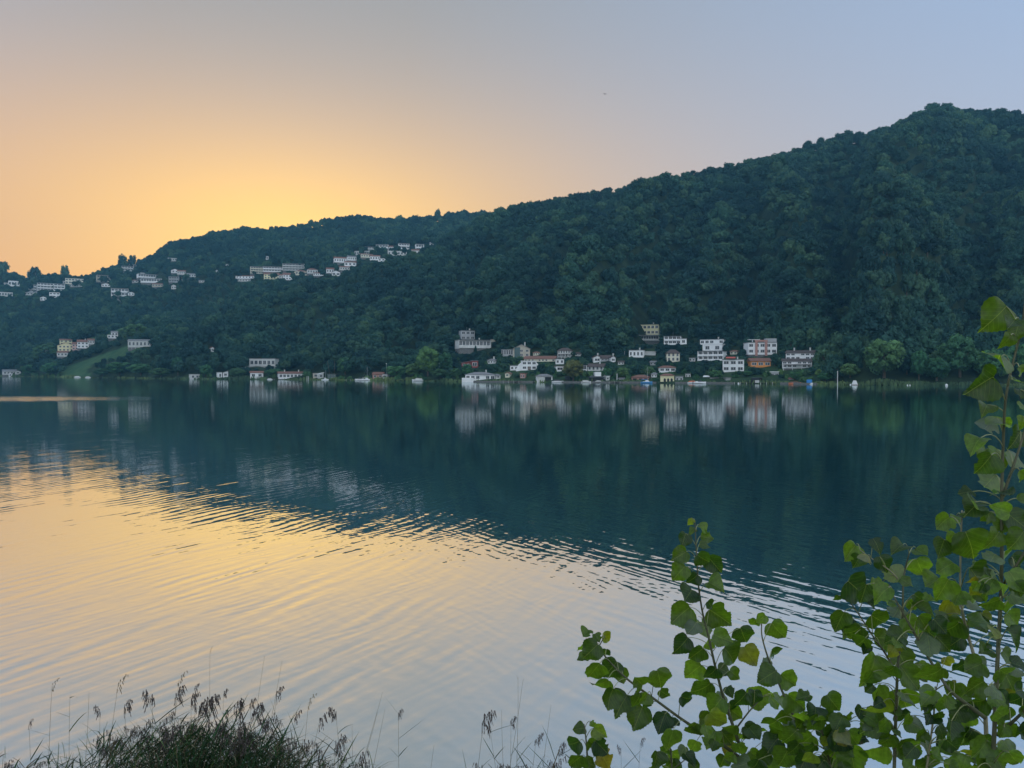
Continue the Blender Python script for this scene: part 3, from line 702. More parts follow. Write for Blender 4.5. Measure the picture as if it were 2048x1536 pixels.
# --- hamlet above the meadow
H(121,143,681,693,'gable','yellow','rtile',2,3,'upper yellow house of the hamlet, behind the larger yellow house','house',rfrac=.22)
H(119,145,690,708,'front','yellow','rtile',2,4,'large yellow gabled house in front of the hamlet','house',rfrac=.3)
H(145,156,687,703,'gable','pink','rtile',2,2,'pink house between the yellow and the white house of the hamlet','house',rfrac=.25)
H(156,176,684,701,'gable','white','rtile',2,3,'white house right of the pink one in the hamlet','house',rfrac=.28,extra='chim')
H(176,188,681,692,'gable','offwhite','rtile',1,3,'smallest pale house at the upper right end of the hamlet row','house')
H(83,95,701,711,'gable','offwhite','rtile',1,2,'pale cottage in the trees left of the hamlet','cottage',name='cottage')
H(115,134,707,718,'gable','offwhite','rtile',1,3,'low pale house below the large yellow hamlet house','house')
H(258,299,679,695,'gable','offwhite','groof',1,6,'grey farmhouse with pillars on the meadow edge','farmhouse',name='farmhouse',extra='col',rfrac=.2)
H(224,235,665,675,'gable','white','groof',1,2,'small white house under the terraced vineyard','house')
H(216,235,674,681,'flat','white','groof',1,3,'low white annex just below the small vineyard house','annex',name='annex')
# --- two hillside towns far behind
T1 = 'houses of the far left hillside town'; T2 = 'houses of the far hamlet along the saddle'
town1 = [
 (56,79,540,559,'flat','beige','groof',3,3,'tall beige apartment block against the skyline at left','wide'),
 (0,14,565,572,'flat','offwhite','groof',1,3,'flat pale house at the very left edge of the hillside town',''),
 (19,38,564,575,'flat','white','groof',1,4,'plain white house second from the left edge in the hillside town','wide'),
 (57,72,569,584,'band','white','groof',3,3,'left white apartment block with dark balcony bands',''),
 (77,105,569,585,'band','white','groof',3,5,'middle white apartment block with dark balcony bands, the widest',''),
 (109,128,569,584,'band','white','groof',3,3,'right white apartment block with dark balcony bands',''),
 (119,131,562,569,'flat','grey','groof',1,3,'grey block behind the right banded apartment block',''),
 (133,166,560,571,'flat','cream','groof',2,6,'tan two storey block right of the banded apartment blocks','wide'),
 (140,166,571,575,'flat','offwhite','white',1,6,'low white base building under the tan block',''),
 (0,23,584,593,'flat','offwhite','groof',1,5,'pale house low at the left edge below the town','wide'),
 (50,76,584,592,'hip','white','groof',1,5,'white rounded villa under the left banded apartment block','wide'),
 (100,118,585,596,'flat','white','rtile',2,3,'white house with brown roof under the right banded block','wide'),
 (81,92,594,602,'front','white','groof',1,2,'small white gabled house, lowest of the left town',''),
 (196,220,553,567,'band','beige','rtile',2,5,'beige terraced house right of the tan block',''),
 (204,220,569,576,'front','white','rtile',1,3,'white gabled house below the beige terraced house',''),
 (224,255,580,596,'band','white','rtile',2,5,'long white terraced building low in the middle of the left town',''),
 (257,268,587,594,'front','white','groof',1,2,'small white house right of the long terraced building',''),
 (232,240,600,606,'hip','offwhite','groof',1,2,'tiny pale house below the long terraced building',''),
 (245,266,535,545,'band','offwhite','groof',2,4,'stepped white house below the tree clump on the skyline',''),
 (257,272,527,534,'flat','offwhite','groof',1,3,'upper step of the white house on the skyline clump','wide'),
 (279,330,552,560,'band','white','groof',1,11,'broad white villa with a long curved roof line',''),
 (283,322,560,569,'band','white','groof',1,8,'lower terrace storey of the broad white villa',''),
 (282,289,546,553,'flat','white','groof',1,1,'white tower room on the left end of the broad villa',''),
 (264,276,561,567,'gable','offwhite','rtile',1,2,'pale house left of the broad white villa',''),
 (305,326,569,577,'gable','beige','rtile',1,4,'dull beige house below the broad white villa',''),
 (338,357,556,568,'band','grey','groof',2,4,'grey terraced house right of the broad white villa',''),
 (343,352,571,580,'front','offwhite','groof',1,2,'small gabled house under the grey terraced house',''),
 (344,356,540,548,'front','white','rtile',1,2,'white gabled house high on the right of the left town',''),
 (355,370,543,552,'gable','offwhite','rtile',1,4,'pale house with brown roof beside the high gabled house',''),
 (374,391,549,557,'gable','white','groof',1,4,'white house at the right end of the left town',''),
 (364,374,557,562,'gable','beige','rtile',1,3,'beige cottage between two white houses at the right end',''),
 (398,408,562,567,'gable','offwhite','groof',1,2,'last small pale house at the right end of the left town',''),
 (336,353,519,525,'flat','offwhite','groof',1,4,'lone pale house high in the wood below the skyline',''),
 (432,437,540,545,'flat','white','groof',1,1,'tiny white house alone in the wood right of the left town','')]
town2 = [
 (472,508,551,558,'hip','white','rtile',1,6,'white tiled roof house at the left end of the saddle hamlet',''),
 (474,500,558,564,'gable','offwhite','groof',1,5,'low pale house at the bottom left of the saddle hamlet',''),
 (502,527,537,551,'band','cream','groof',3,5,'yellowish apartment block with balconies, left of the saddle hamlet',''),
 (527,565,537,548,'band','white','groof',2,7,'long white apartment block beside the yellowish one',''),
 (566,608,531,545,'band','offwhite','groof',3,7,'big stepped apartment block, highest of the left cluster',''),
 (529,558,548,562,'gable','yellow','rtile',2,5,'yellow house in front of the long white apartment block',''),
 (558,567,549,558,'gable','offwhite','rtile',1,2,'pale cottage right of the yellow house on the saddle',''),
 (566,588,546,561,'gable','white','rtile',2,4,'white tiled house under the big stepped block',''),
 (591,615,542,553,'hip','cream','rtile',1,4,'cream house right of the white tiled house on the saddle',''),
 (615,635,540,551,'hip','offwhite','rtile',1,4,'pale tiled house in the middle of the saddle hamlet',''),
 (627,647,548,555,'gable','white','rtile',1,5,'low white house row before the gap in the hamlet',''),
 (653,668,538,549,'gable','white','rtile',1,3,'white house left of the gap garden on the saddle',''),
 (664,680,544,555,'front','white','groof',1,2,'white gabled house jutting down from the saddle hamlet','wide'),
 (680,699,534,543,'gable','offwhite','rtile',1,4,'pale tiled house above the jutting gabled house',''),
 (669,696,517,529,'gable','white','rtile',1,6,'long white house at the left of the upper hamlet row',''),
 (689,712,524,535,'gable','white','rtile',1,3,'white house with pink brown roof below the long white house',''),
 (696,713,514,524,'gable','white','groof',1,4,'white house behind the pink roofed house',''),
 (709,718,502,511,'flat','offwhite','groof',1,2,'small tower like house left of the stacked terraces',''),
 (728,748,494,509,'band','offwhite','groof',3,4,'stacked terrace building left of the white cube house',''),
 (722,746,509,518,'gable','cream','rtile',1,5,'cream house at the foot of the stacked terraces',''),
 (752,776,490,505,'band','white','groof',2,4,'bright white cube house with dark balconies on the upper row',''),
 (740,760,511,522,'gable','white','rtile',1,4,'white house below the bright cube house',''),
 (756,770,518,524,'flat','white','groof',1,2,'low white wall like house under the cube house',''),
 (778,797,493,503,'gable','white','rtile',1,4,'white tiled house between the two cube houses',''),
 (798,819,490,502,'band','white','groof',2,4,'right white cube house with dark upper balcony',''),
 (776,813,504,513,'flat','offwhite','white',1,6,'long pale retaining house under the right cube house',''),
 (832,848,489,498,'band','white','groof',1,3,'small white house with dark window band near the wood edge',''),
 (823,840,498,509,'gable','white','rtile',1,3,'white house below the small banded house at the wood edge',''),
 (860,873,484,494,'gable','offwhite','groof',2,2,'last pale house at the right end of the saddle hamlet',''),
 (452,457,528,533,'flat','white','groof',1,1,'tiny white house in the wood, upper left of the saddle hamlet',''),
 (532,537,513,520,'flat','white','groof',1,1,'tiny white house alone on the wooded slope above the saddle hamlet','')]
for grp, lst in ((T1, town1), (T2, town2)):
    for t in lst:
        H(*t[:10], 'house', group=grp, extra=t[10], yaw=random.uniform(-14,14), rfrac=.32)

# ------------------------------------------------------------------ walls, jetties, poles, boats
def wall_at(x0, x1, y, h_px, mat, label, name='retaining_wall', cat='wall'):
    a_ = hit(x0, y); b_ = hit(x1, y); Yv = (a_.y+b_.y)/2
    a_ = P(x0, y, Yv); b_ = P(x1, y, Yv); h = h_px/F*Yv
    root = empty(name, ((a_.x+b_.x)/2, Yv, a_.z), 0, label, cat); L = b_.x-a_.x; n = max(2, int(L/5))
    for k in range(n):
        MB().box(-L/2+L*k/n+.01, -L/2+L*(k+1)/n-.01, 0, .5+.03*(k%2), -3, h).obj('panel', M[mat], root)
    MB().box(-L/2-.1, L/2+.1, -.1, .6, h+.002, h+.14).obj('coping', M['concrete'], root)
wall_at(980,1005,684,5,'beige','long beige garden wall above the gabled chalet')
wall_at(1008,1031,727,3,'offwhite','white terrace parapet below the chalet')
wall_at(1208,1262,750,1.5,'concrete','low grey wall behind the middle waterfront lawn')
wall_at(1585,1660,751,2,'concrete','low pale wall below the right double houses')
wall_at(1420,1445,757,1.5,'concrete','short pale wall right of the moored motor boat')
wall_at(1352,1367,706,2,'offwhite','short white wall between the cream house and the balcony house')
def shore_wall():
    k = 0
    for xs0, xs1, lab in ((930,1074,'grey stone quay wall along the left of the village waterfront'),(1105,1320,'grey stone quay wall along the middle of the village waterfront'),(1350,1470,'grey stone quay wall right of the yellow boathouse'),(1560,1640,'grey stone quay wall below the double houses')):
        root = empty('quay_wall', (0,0,0), 0, lab, 'wall')
        pxs = np.arange(xs0, xs1, 9.0); pts = []
        for q in pxs:
            Yq = float(shoreY(q)) - 2.5; pts.append((P(q, 760, Yq).x, Yq))
        root.location = (pts[0][0], pts[0][1], 0)
        for (ax, ay), (bx, by) in zip(pts[:-1], pts[1:]):
            o = MB().box(.012, 1-.012, 0, 1.4, -1.5, .75+random.uniform(-.06,.08)).obj('stone_block', M['stone'], root)
            L = math.hypot(bx-ax, by-ay); o.scale = (L, 1, 1)
            o.location = (ax-pts[0][0], ay-pts[0][1], 0); o.rotation_euler = (0,0,math.atan2(by-ay, bx-ax))
shore_wall()
SH(992,1001,748,757,'hip','offwhite','groof',1,1,'small pale shed on the quay left of the villa annex','shed',name='shed',off=6)
SH(1010,1019,744,754,'front','cream','rtile',1,1,'little cream bath house below the villa annex','bath house',name='bath_house',off=9)
SH(1040,1050,746,758,'flat','brick','rtile',1,2,'small brown shed between the villa garden and the quay','shed',name='shed',off=7)
SH(1130,1140,752,761,'flat','dark','slate',0,0,'black shed half hidden by the olive coloured willow','shed',name='shed',off=3)
SH(1212,1219,752,761,'flat','offwhite','white',1,1,'tiny pale kiosk right of the dark boathouse','kiosk',name='kiosk',off=4)
SH(1238,1247,755,763,'gable','offwhite','groof',1,2,'low pale shed on the middle waterfront lawn','shed',name='shed',off=5)
SH(1303,1313,745,755,'hip','white','groof',1,2,'white summer house half hidden left of the yellow boathouse','summer house',name='summer_house',off=12)
SH(1371,1381,747,756,'flat','offwhite','groof',1,2,'pale shed above the orange covered boat','shed',name='shed',off=12)
SH(1408,1417,751,758,'gable','grey','white',1,2,'grey shed with a white roof above the motor boat','shed',name='shed',off=12)
SH(1452,1461,755,763,'flat','concrete','groof',0,0,'low concrete boat store left of the long jetty','shed',name='shed',off=4)
SH(1578,1588,755,763,'gable','offwhite','rtile',1,1,'small tiled shed below the lower double house','shed',name='shed',off=6)
H(1066,1080,703,711,'hip','cream','rtile',1,3,'small cream villa in the trees above the long brown roof','villa',name='villa')
H(1150,1161,705,713,'gable','offwhite','tile',1,2,'pale cottage half hidden right of the narrow two storey house','cottage',name='cottage')
H(1236,1248,722,730,'gable','offwhite','tile',1,2,'pale cottage in the gardens left of the plain white block house','cottage',name='cottage')
H(1300,1312,722,731,'gable','grey','groof',1,2,'grey barn in the gardens above the reddish boat shelter','barn',name='barn')
H(1378,1390,716,724,'flat','offwhite','groof',1,2,'low pale garage left of the framed balcony house','garage',name='garage')
H(1460,1474,700,709,'hip','cream','rtile',1,2,'cream cottage in the trees above the awning house','cottage',name='cottage')
def jetty(x0, x1, off, label, z=.55):
    xm = (x0+x1)/2; Yj = float(shoreY(xm)) - off; a_ = P(x0,760,Yj).x; b_ = P(x1,760,Yj).x; L = b_-a_
    root = empty('jetty', ((a_+b_)/2, Yj, 0), 0, label, 'jetty')
    n = max(6, int(L/1.2))
    for k in range(n): MB().box(-L/2+L*k/n, -L/2+L*(k+1)/n-.06, 0, 1.6, z-.1, z).obj('plank', M['wood'], root)
    for k in range(int(L/3)+1):
        MB().tube([(-L/2+k*3+.1,.1,-1.5),(-L/2+k*3+.1,.1,z+.3)], .1, 6).obj('post', M['offwhite'], root)
jetty(1469,1503,4,'long low jetty left of the dark boat shelter'); jetty(1521,1552,4,'long low jetty right of the dark boat shelter')
jetty(1006,1072,3,'timber jetty left of the boat shed with white door'); jetty(1105,1122,3,'short jetty right of the boat shed')
jetty(1218,1262,3,'timber jetty left of the blue sailing boat'); jetty(692,712,2,'small jetty left of the motor boat with mast')
jetty(540,560,2,'small jetty left of the long white lakeside house')
def pole(x, yt, yb, r, mat, label, off=-3, lean=0, name='pole', cat='pole', lamp=False):
    Yp = float(shoreY(x)) + off; b_ = P(x, yb, Yp); h = (yb-yt)/F*Yp
    root = empty(name, (b_.x, Yp, max(b_.z, -.3)), 0, label, cat)
    MB().tube([(0,0,-1.5),(lean*h*.5,0,h*.5),(lean*h,0,h)], [r, r*.9, r*.75], 7).obj('shaft', M[mat], root)
    if lamp: MB().box(-.3+lean*h,.3+lean*h,-.2,.2,h,h+.35).obj('lamp_head', M['white'], root)
pole(1675,742,768,.2,'offwhite','tall pale mooring pole standing alone right of the village')
pole(661,722,756,.12,'wood','left leaning thin pole behind the green hut',6,-.18); pole(668,722,756,.12,'wood','right thin pole behind the green hut',6,.05)
pole(614,752,760,.16,'white','left of two white mooring posts right of the long white house',-2); pole(617,752,760,.16,'white','right of two white mooring posts right of the long white house',-2)
pole(773,728,744,.09,'metal','slender street lamp above the brown lakeside house',8,0,'street_lamp','lamp',True)
pole(1234,747,764,.2,'white','white gate post on the middle waterfront lawn',5); pole(1254,753,764,.18,'white','shorter white gate post right of the tall gate post',5)
pole(1533,742,752,.12,'metal','white leaning post left of the pavilion',12,-.1); pole(1653,744,756,.1,'metal','thin grey post right of the blue cover',10)
pole(1249,702,718,.14,'metal','pale lamp standard left of the plain white block house',60)
def hull_mb(L, Bm, D, z0=-.15):
    mb = MB(); n = 9; rings = []
    for i in range(n):
        t = i/(n-1); hw_ = Bm/2*(1-max(0,(t-.35)/.65)**2.3)*(.82+.18*min(1,t*4)); sh = D*(1+.25*t*t)
        x = -L/2+L*t; rings.append([(x+.1*t,-hw_,z0+sh),(x,-hw_*.72,z0+sh*.3),(x,0,z0-.1),(x,hw_*.72,z0+sh*.3),(x+.1*t,hw_,z0+sh)])
    b0 = len(mb.v)
    for r in rings: mb.v += r
    for i in range(n-1):
        for k in range(4): mb.f.append((b0+i*5+k, b0+(i+1)*5+k, b0+(i+1)*5+k+1, b0+i*5+k+1)); mb.m.append(0)
        mb.f.append((b0+i*5, b0+i*5+4, b0+(i+1)*5+4, b0+(i+1)*5)); mb.m.append(0)
    mb.f.append((b0,b0+1,b0+2,b0+3,b0+4)); mb.m.append(0); return mb
def boat(x, off, L, label, hull='hull', kind='motor', flip=1, mast=0, cover=None, rz=0, name=None, cat='boat'):
    Yp = float(shoreY(x)) - off; root = empty(name or ('sailing_boat' if kind == 'sail' else 'motor_boat'), (P(x,765,Yp).x, Yp, 0), math.radians(rz + (0 if flip > 0 else 180)), label, cat)
    D = L*.14; hull_mb(L, L*.34, D).obj('hull', M[hull], root, True)
    MB().box(-L*.3,L*.25,-L*.12,L*.12,D*.8,D*1.05).obj('deck', M['hull'], root)
    if kind == 'sail':
        MB().prism([(-L*.1,D),(L*.22,D),(L*.12,D*1.9),(-L*.08,D*1.9)], -L*.1, L*.1).obj('cabin', M['hull'], root)
        MB().tube([(L*.08,0,D),(L*.08,0,mast)], [.09,.05], 6).obj('mast', M['metal'], root)
        MB().tube([(L*.08,0,D*2.4),(-L*.42,0,D*2.3)], .11, 6).obj('boom', M['blue' if hull == 'hullblue' else 'offwhite'], root)
        MB().tube([(L*.08,0,mast*.98),(L*.49,0,D*1.2)], .02, 3).tube([(L*.08,0,mast*.98),(-L*.48,0,D)], .02, 3).obj('stay', M['metal'], root)
    elif cover:
        MB().prism([(-L*.42,D),(L*.35,D),(L*.1,D*1.9),(-L*.3,D*1.7)], -L*.14, L*.14).obj('cover', M[cover], root)
    else:
        MB().prism([(-L*.12,D),(L*.2,D),(L*.06,D*2.0),(-L*.02,D*2.0)], -L*.12, L*.12).obj('windscreen', M['glass'], root)
        MB().box(-L*.35,-L*.15,-L*.1,L*.1,D,D*1.3).obj('seat', M['offwhite'], root)
        MB().box(-L*.53,-L*.47,-L*.04,L*.04,-.1,D*1.3).obj('motor', M['dark'], root)
boat(1293,7,6.2,'blue hulled sailing boat with a bare mast before the reddish shelter','hullblue','sail',1,8.6)
boat(1399,9,6.6,'white motor boat with its bow to the right, moored right of the yellow boathouse','hull','motor',1)
boat(1385,2,5.2,'boat under an orange cover ashore behind the white motor boat','hull','motor',1,cover='orangecover')
boat(650,4,5.0,'small white sailing boat before the beige shed','hull','sail',1,7.0)
boat(721,5,7.2,'white cabin boat moored on the left waterfront, left of a tall mast','hull','motor',-1)
boat(733,3,6.5,'sailing boat with the tallest mast on the left waterfront','hull','sail',1,9.5)
boat(836,4,7.5,'rounded white cabin boat under the light green tree','hull','motor',-1,cover='offwhite')
boat(1172,4,5.5,'low pale rowing boat between the willow and the dark boathouse','offwhite','motor',1,cover='offwhite')
boat(1196,1.5,4.6,'white boat lying in the mouth of the dark boathouse','hull','motor',-1,cover='white')
boat(1115,3,6.5,'dark covered boat left of the olive coloured willow','hull','motor',1,cover='slate')
boat(540,3,4.2,'tiny white rowing boat left of the long white lakeside house','hull','motor',1,cover='offwhite')
boat(155,3,6.0,'long white rowing boat drawn up at the foot of the meadow','hull','motor',1,cover='white')
boat(176,3,5.0,'second white rowing boat at the foot of the meadow, on the right','hull','motor',1,cover='white')
boat(1626,2,3.0,'small white dinghy beside the blue cover','hull','motor',1,cover='white')
boat(1590,1,6.0,'reddish rowing boats pulled up below the double houses','orangecover','motor',1,cover='wood')
def thing_at(x, off, name, label, cat, z=.4):
    Yp = float(shoreY(x)) + off; return empty(name, (P(x,762,Yp).x, Yp, z), 0, label, cat)
t_ = thing_at(1619.5, -1, 'boat_cover', 'bright blue upright cover standing on the right waterfront', 'cover')
MB().box(-1.15,1.15,0,1.2,0,1.5).prism([(-1.15,1.5),(1.15,1.5),(.9,1.9),(-.9,1.9)], 0, 1.2).obj('cloth', M['blue'], t_)
t_ = thing_at(1711, -3, 'small_tent', 'small white tent shaped boat cover alone right of the tall mooring pole', 'tent', .2)
MB().prism([(-1.1,0),(1.1,0),(.3,1.9),(-.35,1.9)], 0, 1.6).obj('canvas', M['white'], t_); MB().box(-1.6,1.6,-.4,2,-.3,.02).obj('raft', M['wood'], t_)
def buoy(x, off, r, label):
    Yp = float(shoreY(x)) - off; root = empty('buoy', (P(x,768,Yp).x, Yp, 0), 0, label, 'buoy')
    V, Fc = ico(2); mb = MB(); mb.v = [tuple(q*r) for q in V]; mb.f = [tuple(f) for f in Fc.tolist()]; mb.m = [0]*len(Fc)
    o = mb.obj('float', M['white'], root, True); o.location = (0,0,r*.5); MB().tube([(0,0,r*1.3),(0,0,r*1.9)], r*.12, 6).obj('ring', M['metal'], root)
buoy(1893,8,.55,'white buoy farthest right, left of the big poplar leaf'); buoy(1701,5,.35,'small white buoy left of the white tent'); buoy(1815,3,.28,'left of the two tiny white buoys under the right trees'); buoy(1820,3,.28,'right of the two tiny white buoys under the right trees')
buoy(1631,0,.4,'white float right of the small dinghy'); buoy(1477,8,.45,'white float at the left end of the long jetty')

# ------------------------------------------------------------------ trees
def clear(px, py_top, py_base, r_px, Y):
    """fraction of a house hidden by a crown here"""
    for x0, x1, yt, yb, Yh in BOXES:
        if Y < Yh + 8 and px + r_px > x0 + 1 and px - r_px < x1 - 1 and py_top < yb - (yb-yt)*(.18 if Yh < 800 else .32) and py_base > yt: return False
        if abs(Y - (Yh+5)) < 9 and x0 - r_px*.5 < px < x1 + r_px*.5: return False
    return True
def tree(name, label, X, Y, z, rad, h, crown, trunk, group=None, cat='tree', lift=.22, rz=None):
    root = empty(name, (X, Y, z), random.uniform(0, 6.28) if rz is None else rz, label, cat, group)
    ch = h*(1-lift)
    link('trunk', trunk, root, (0,0,0), (0,0,0), (rad*.8, rad*.8, h*.62))
    link('crown', crown, root, (0,0,h*lift), (0,0,0), (rad, rad, ch/(1.3 if crown in far_cr else 1.75)))
    return root
explicit = [  # px centre, px top, px bottom, width px, crown, label, depth offset behind shore
 (1768,672,770,84,near_cr[0],'big round dark green tree on the shore right of the village',8),
 (1838,698,770,34,near_cr[3],'narrow tree in two rounded tiers right of the big round tree',6),
 (1920,672,770,74,near_cr[1],'wide double crowned tree on the right shore',10),
 (1873,708,772,50,near_cr[2],'dark tree filling the gap left of the double crowned tree',5),
 (1985,690,772,70,near_cr[2],'dark shore tree behind the stem of the tall poplar',8),
 (2040,680,772,60,near_cr[0],'dark shore tree at the right edge of the photo',10),
 (1700,726,768,40,near_cr[3],'low dark tree behind the white tent',8),
 (856,695,758,54,light_cr,'tall light green tree, the brightest on the shore',10),
 (892,706,755,36,near_cr[1],'mid green tree behind the light green tree, to its right',18),
 (1147,716,763,46,olive_cr,'olive brown willow hanging over the quay in the village',2),
 (935,727,757,26,near_cr[3],'rounded garden tree left of the left boathouse',9),
 (912,735,760,28,near_cr[0],'low rounded tree between the light green tree and the left boathouse',7),
 (880,735,760,40,near_cr[2],'dark tree under the tiny white hut',6),
 (825,728,760,40,near_cr[1],'dark tree left of the light green tree',8),
 (793,730,757,46,near_cr[0],'dark rounded tree right of the brown lakeside house',8),
 (474,733,757,34,near_cr[2],'low rounded tree left of the white boathouse with stair',5),
 (614,742,757,20,near_cr[0],'small round tree at the right end of the long white house',4),
 (690,715,757,40,near_cr[1],'tall dark tree behind the thin leaning poles',14),
 (240,722,755,60,near_cr[0],'dense dark tree right of the meadow foot',6),(205,735,755,40,near_cr[2],'low dark tree hiding the right corner of the meadow',4),
 (282,728,755,50,near_cr[1],'second dense shore tree right of the meadow',5),(322,735,756,46,near_cr[3],'third shore tree right of the meadow, with paler top',5),
 (356,715,757,26,near_cr[1],'slim pale green shore tree left of the small white boathouse',8),(412,728,757,28,near_cr[3],'slim dark shore tree right of the small white boathouse',6),
 (104,722,755,44,near_cr[2],'dark shore tree left of the meadow foot',6),(60,728,754,34,near_cr[0],'round tree right of the pale house at the left edge',8),
 (90,690,722,50,near_cr[1],'brownish spreading tree left of the yellow hamlet houses',60),(272,645,684,46,near_cr[0],'broad tree above the grey farmhouse',120),
 (550,735,757,40,near_cr[2],'dark tree between the stair boathouse and the long white house',9),
 (1215,735,762,22,near_cr[0],'small tree behind the dark boathouse',12),(1245,735,764,30,near_cr[3],'rounded garden tree on the middle waterfront',9),
 (1300,735,752,24,near_cr[1],'dark tree behind the mast of the blue sailing boat',16),(1650,745,768,30,near_cr[3],'low shore tree left of the tall mooring pole',5),
 (1430,738,762,30,near_cr[2],'dark garden tree left below the awning house',9),(1590,742,766,24,near_cr[0],'small round tree right of the pavilion',5),
 (1495,742,762,26,near_cr[1],'dark garden tree below the orange house, behind the jetty',12)]
TREES = []; nindiv = 0
for (px, yt, yb, wpx, cr, lab, off) in explicit:
    Y = float(shoreY(px)) + off; b_ = P(px, yb, Y); X = b_.x; g = max(ground(X, Y), .2)
    top = P(px, yt, Y).z; r = wpx/F*Y/2/.95
    nm = 'willow_tree' if cr is olive_cr else 'broadleaf_tree'
    tree(nm, lab, X, Y, g, r, top-g, cr, random.choice(trunks), lift=.10)
    TREES.append((X, Y, r)); nindiv += 1
# jittered grid of forest trees over the whole slope
cand = []
for (ya, yb2, sp_) in ((300, 1000, 7.6), (1000, 1480, 8.6)):
    ys = np.arange(ya, yb2, sp_)
    for yv in ys:
        xs_ = np.arange(-1.02*yv, 1.0*yv, sp_); cand.append(np.stack([xs_, np.full(xs_.shape, yv)], 1))
cand = np.concatenate(cand); cand += rng.uniform(-3.6, 3.6, cand.shape)
Xc, Yc = cand[:,0], cand[:,1]; Zc = terrain(Xc, Yc); px, py = proj(Xc, Yc, Zc)
sY = shoreY(px); keep = (Yc > sY + 7) & (Zc > .8)
for poly in MEADOWS: keep &= ~(inpoly(px, py, poly) & (Yc < 920))
village = (px > 905) & (px < 1645) & (Yc < sY + 78)
keep &= ~(village & (Yc < sY + 42) & (rng.random(len(px)) < .35))
# horizon test along each column so hidden back slopes carry no trees
ub = np.linspace(-1.1, 1.1, 441); Yg = np.arange(300, 1500, 6.0)
GU, GY = np.meshgrid(ub, Yg); GZ = terrain(GU*GY, GY); EL = (GZ + 0 - CAMZ)/GY
RM = np.maximum.accumulate(EL, 0)
iu = np.clip(np.round((Xc/Yc + 1.1)/2.2*440).astype(int), 0, 440); iy = np.clip(((Yc-300)/6).astype(int)-1, 0, len(Yg)-1)
keep &= (Zc + 22 - CAMZ)/Yc > RM[iy, iu]
Xc, Yc, Zc, px, py, village = [q[keep] for q in (Xc, Yc, Zc, px, py, village)]
n = len(Xc); big = 1 + .55*fbm(Xc, Yc, 70, 40, 2)
rad = (3.6 + 3.6*rng.random(n)**1.4)*big; hgt = (rad*.9 + rng.uniform(5, 9.5, n))*(.5+.5*big)
lowv = village & (Yc < shoreY(px) + 42); rad[lowv] *= .6; hgt[lowv] *= .5; hgt[village & ~lowv] *= .85
near_shore = Yc < shoreY(px) + 22
hgt[near_shore & ~village] *= .8
# trees lie deeper in the gullies: no painted shade, only placement
ok = np.ones(n, bool)
for i in range(n):
    rp = rad[i]*F/Yc[i]; tp = py[i] - hgt[i]*F/Yc[i]
    if not clear(px[i], tp, py[i], rp*.85, Yc[i]) and not (Yc[i] > 1000 and i % 16 == 0): 
        # a low tree may still stand there
        hgt[i] *= .42; rad[i] *= .55
        rp = rad[i]*F/Yc[i]; tp = py[i] - hgt[i]*F/Yc[i]
        if not clear(px[i], tp, py[i], rp*.8, Yc[i]): ok[i] = False; continue
    for (tx, ty, tr) in TREES:
        if (tx-Xc[i])**2+(ty-Yc[i])**2 < (tr*.75)**2: ok[i] = False; break
for poly in MEADOWS:   # crowns must not hide the meadows
    tp = py - hgt*F/Yc
    for f_ in (.25, .6): ok &= ~(inpoly(px, py*(1-f_)+tp*f_, poly) & (Yc < 900))
Xc, Yc, Zc, px, py, rad, hgt, village = [q[ok] for q in (Xc, Yc, Zc, px, py, rad, hgt, village)]
n = len(Xc); order = np.argsort(Yc - 0*px)
inview = (px > -10) & (px < 2058)
sel = [i for i in order if inview[i]][:300-nindiv-4]
zones = [(130,'the far left shore'),(300,'the meadow'),(420,'the small white boathouse'),(560,'the stair boathouse'),(700,'the long white lakeside house'),(820,'the brown lakeside house'),
 (905,'the light green tree'),(960,'the left boathouse'),(1010,'the small white cottage'),(1060,'the gabled chalet'),(1110,'the modern villa'),(1170,'the olive brown willow'),(1240,'the house with two white wings'),
 (1300,'the plain white block house'),(1365,'the yellow boathouse'),(1450,'the balcony house'),(1500,'the awning house'),(1560,'the orange house'),(1650,'the double houses'),(1700,'the tall mooring pole'),
 (1760,'the small white tent'),(1815,'the big round shore tree'),(1870,'the narrow two tiered tree'),(1930,'the double crowned tree'),(1990,'the white buoy, left of the tall poplar'),(3000,'the tall poplar stem, at the right edge')]
def zone_label(i):
    zn = next(l for q, l in zones if px[i] < q); dY = Yc[i] - float(shoreY(px[i]))
    row = 'low on the bank' if dY < 17 else ('in the second row' if dY < 30 else ('further up the slope' if dY < 50 else 'high up the slope'))
    return f'broadleaf tree {row} behind {zn}', zn
selset = set(sel)
for i in sel:
    lab, zn = zone_label(i)
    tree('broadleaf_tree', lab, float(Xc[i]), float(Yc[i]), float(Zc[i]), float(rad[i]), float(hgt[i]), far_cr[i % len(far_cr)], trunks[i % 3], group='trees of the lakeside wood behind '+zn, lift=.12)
rest = np.array([i for i in range(n) if i not in selset])
# understorey on the open ground between the gardens and the wood
bx = []
for k in range(5200):
    qx = random.uniform(860, 1720); Y = float(shoreY(qx)) + random.uniform(14, 135); X = (qx-CX)/F*Y; g = ground(X, Y); r = random.uniform(1.1, 2.9); h = r*random.uniform(1.0, 1.6)
    qp = proj(X, Y, g)
    if g > 1 and clear(qx, qp[1]-h*F/Y, qp[1], r*F/Y*.8, Y): bx.append((X, Y, g-.2, r, h))
bx = np.array(bx); n0 = n
Xc = np.r_[Xc, bx[:,0]]; Yc = np.r_[Yc, bx[:,1]]; Zc = np.r_[Zc, bx[:,2]]; rad = np.r_[rad, bx[:,3]]; hgt = np.r_[hgt, bx[:,4]]; rest = np.r_[rest, np.arange(n0, n0+len(bx))]
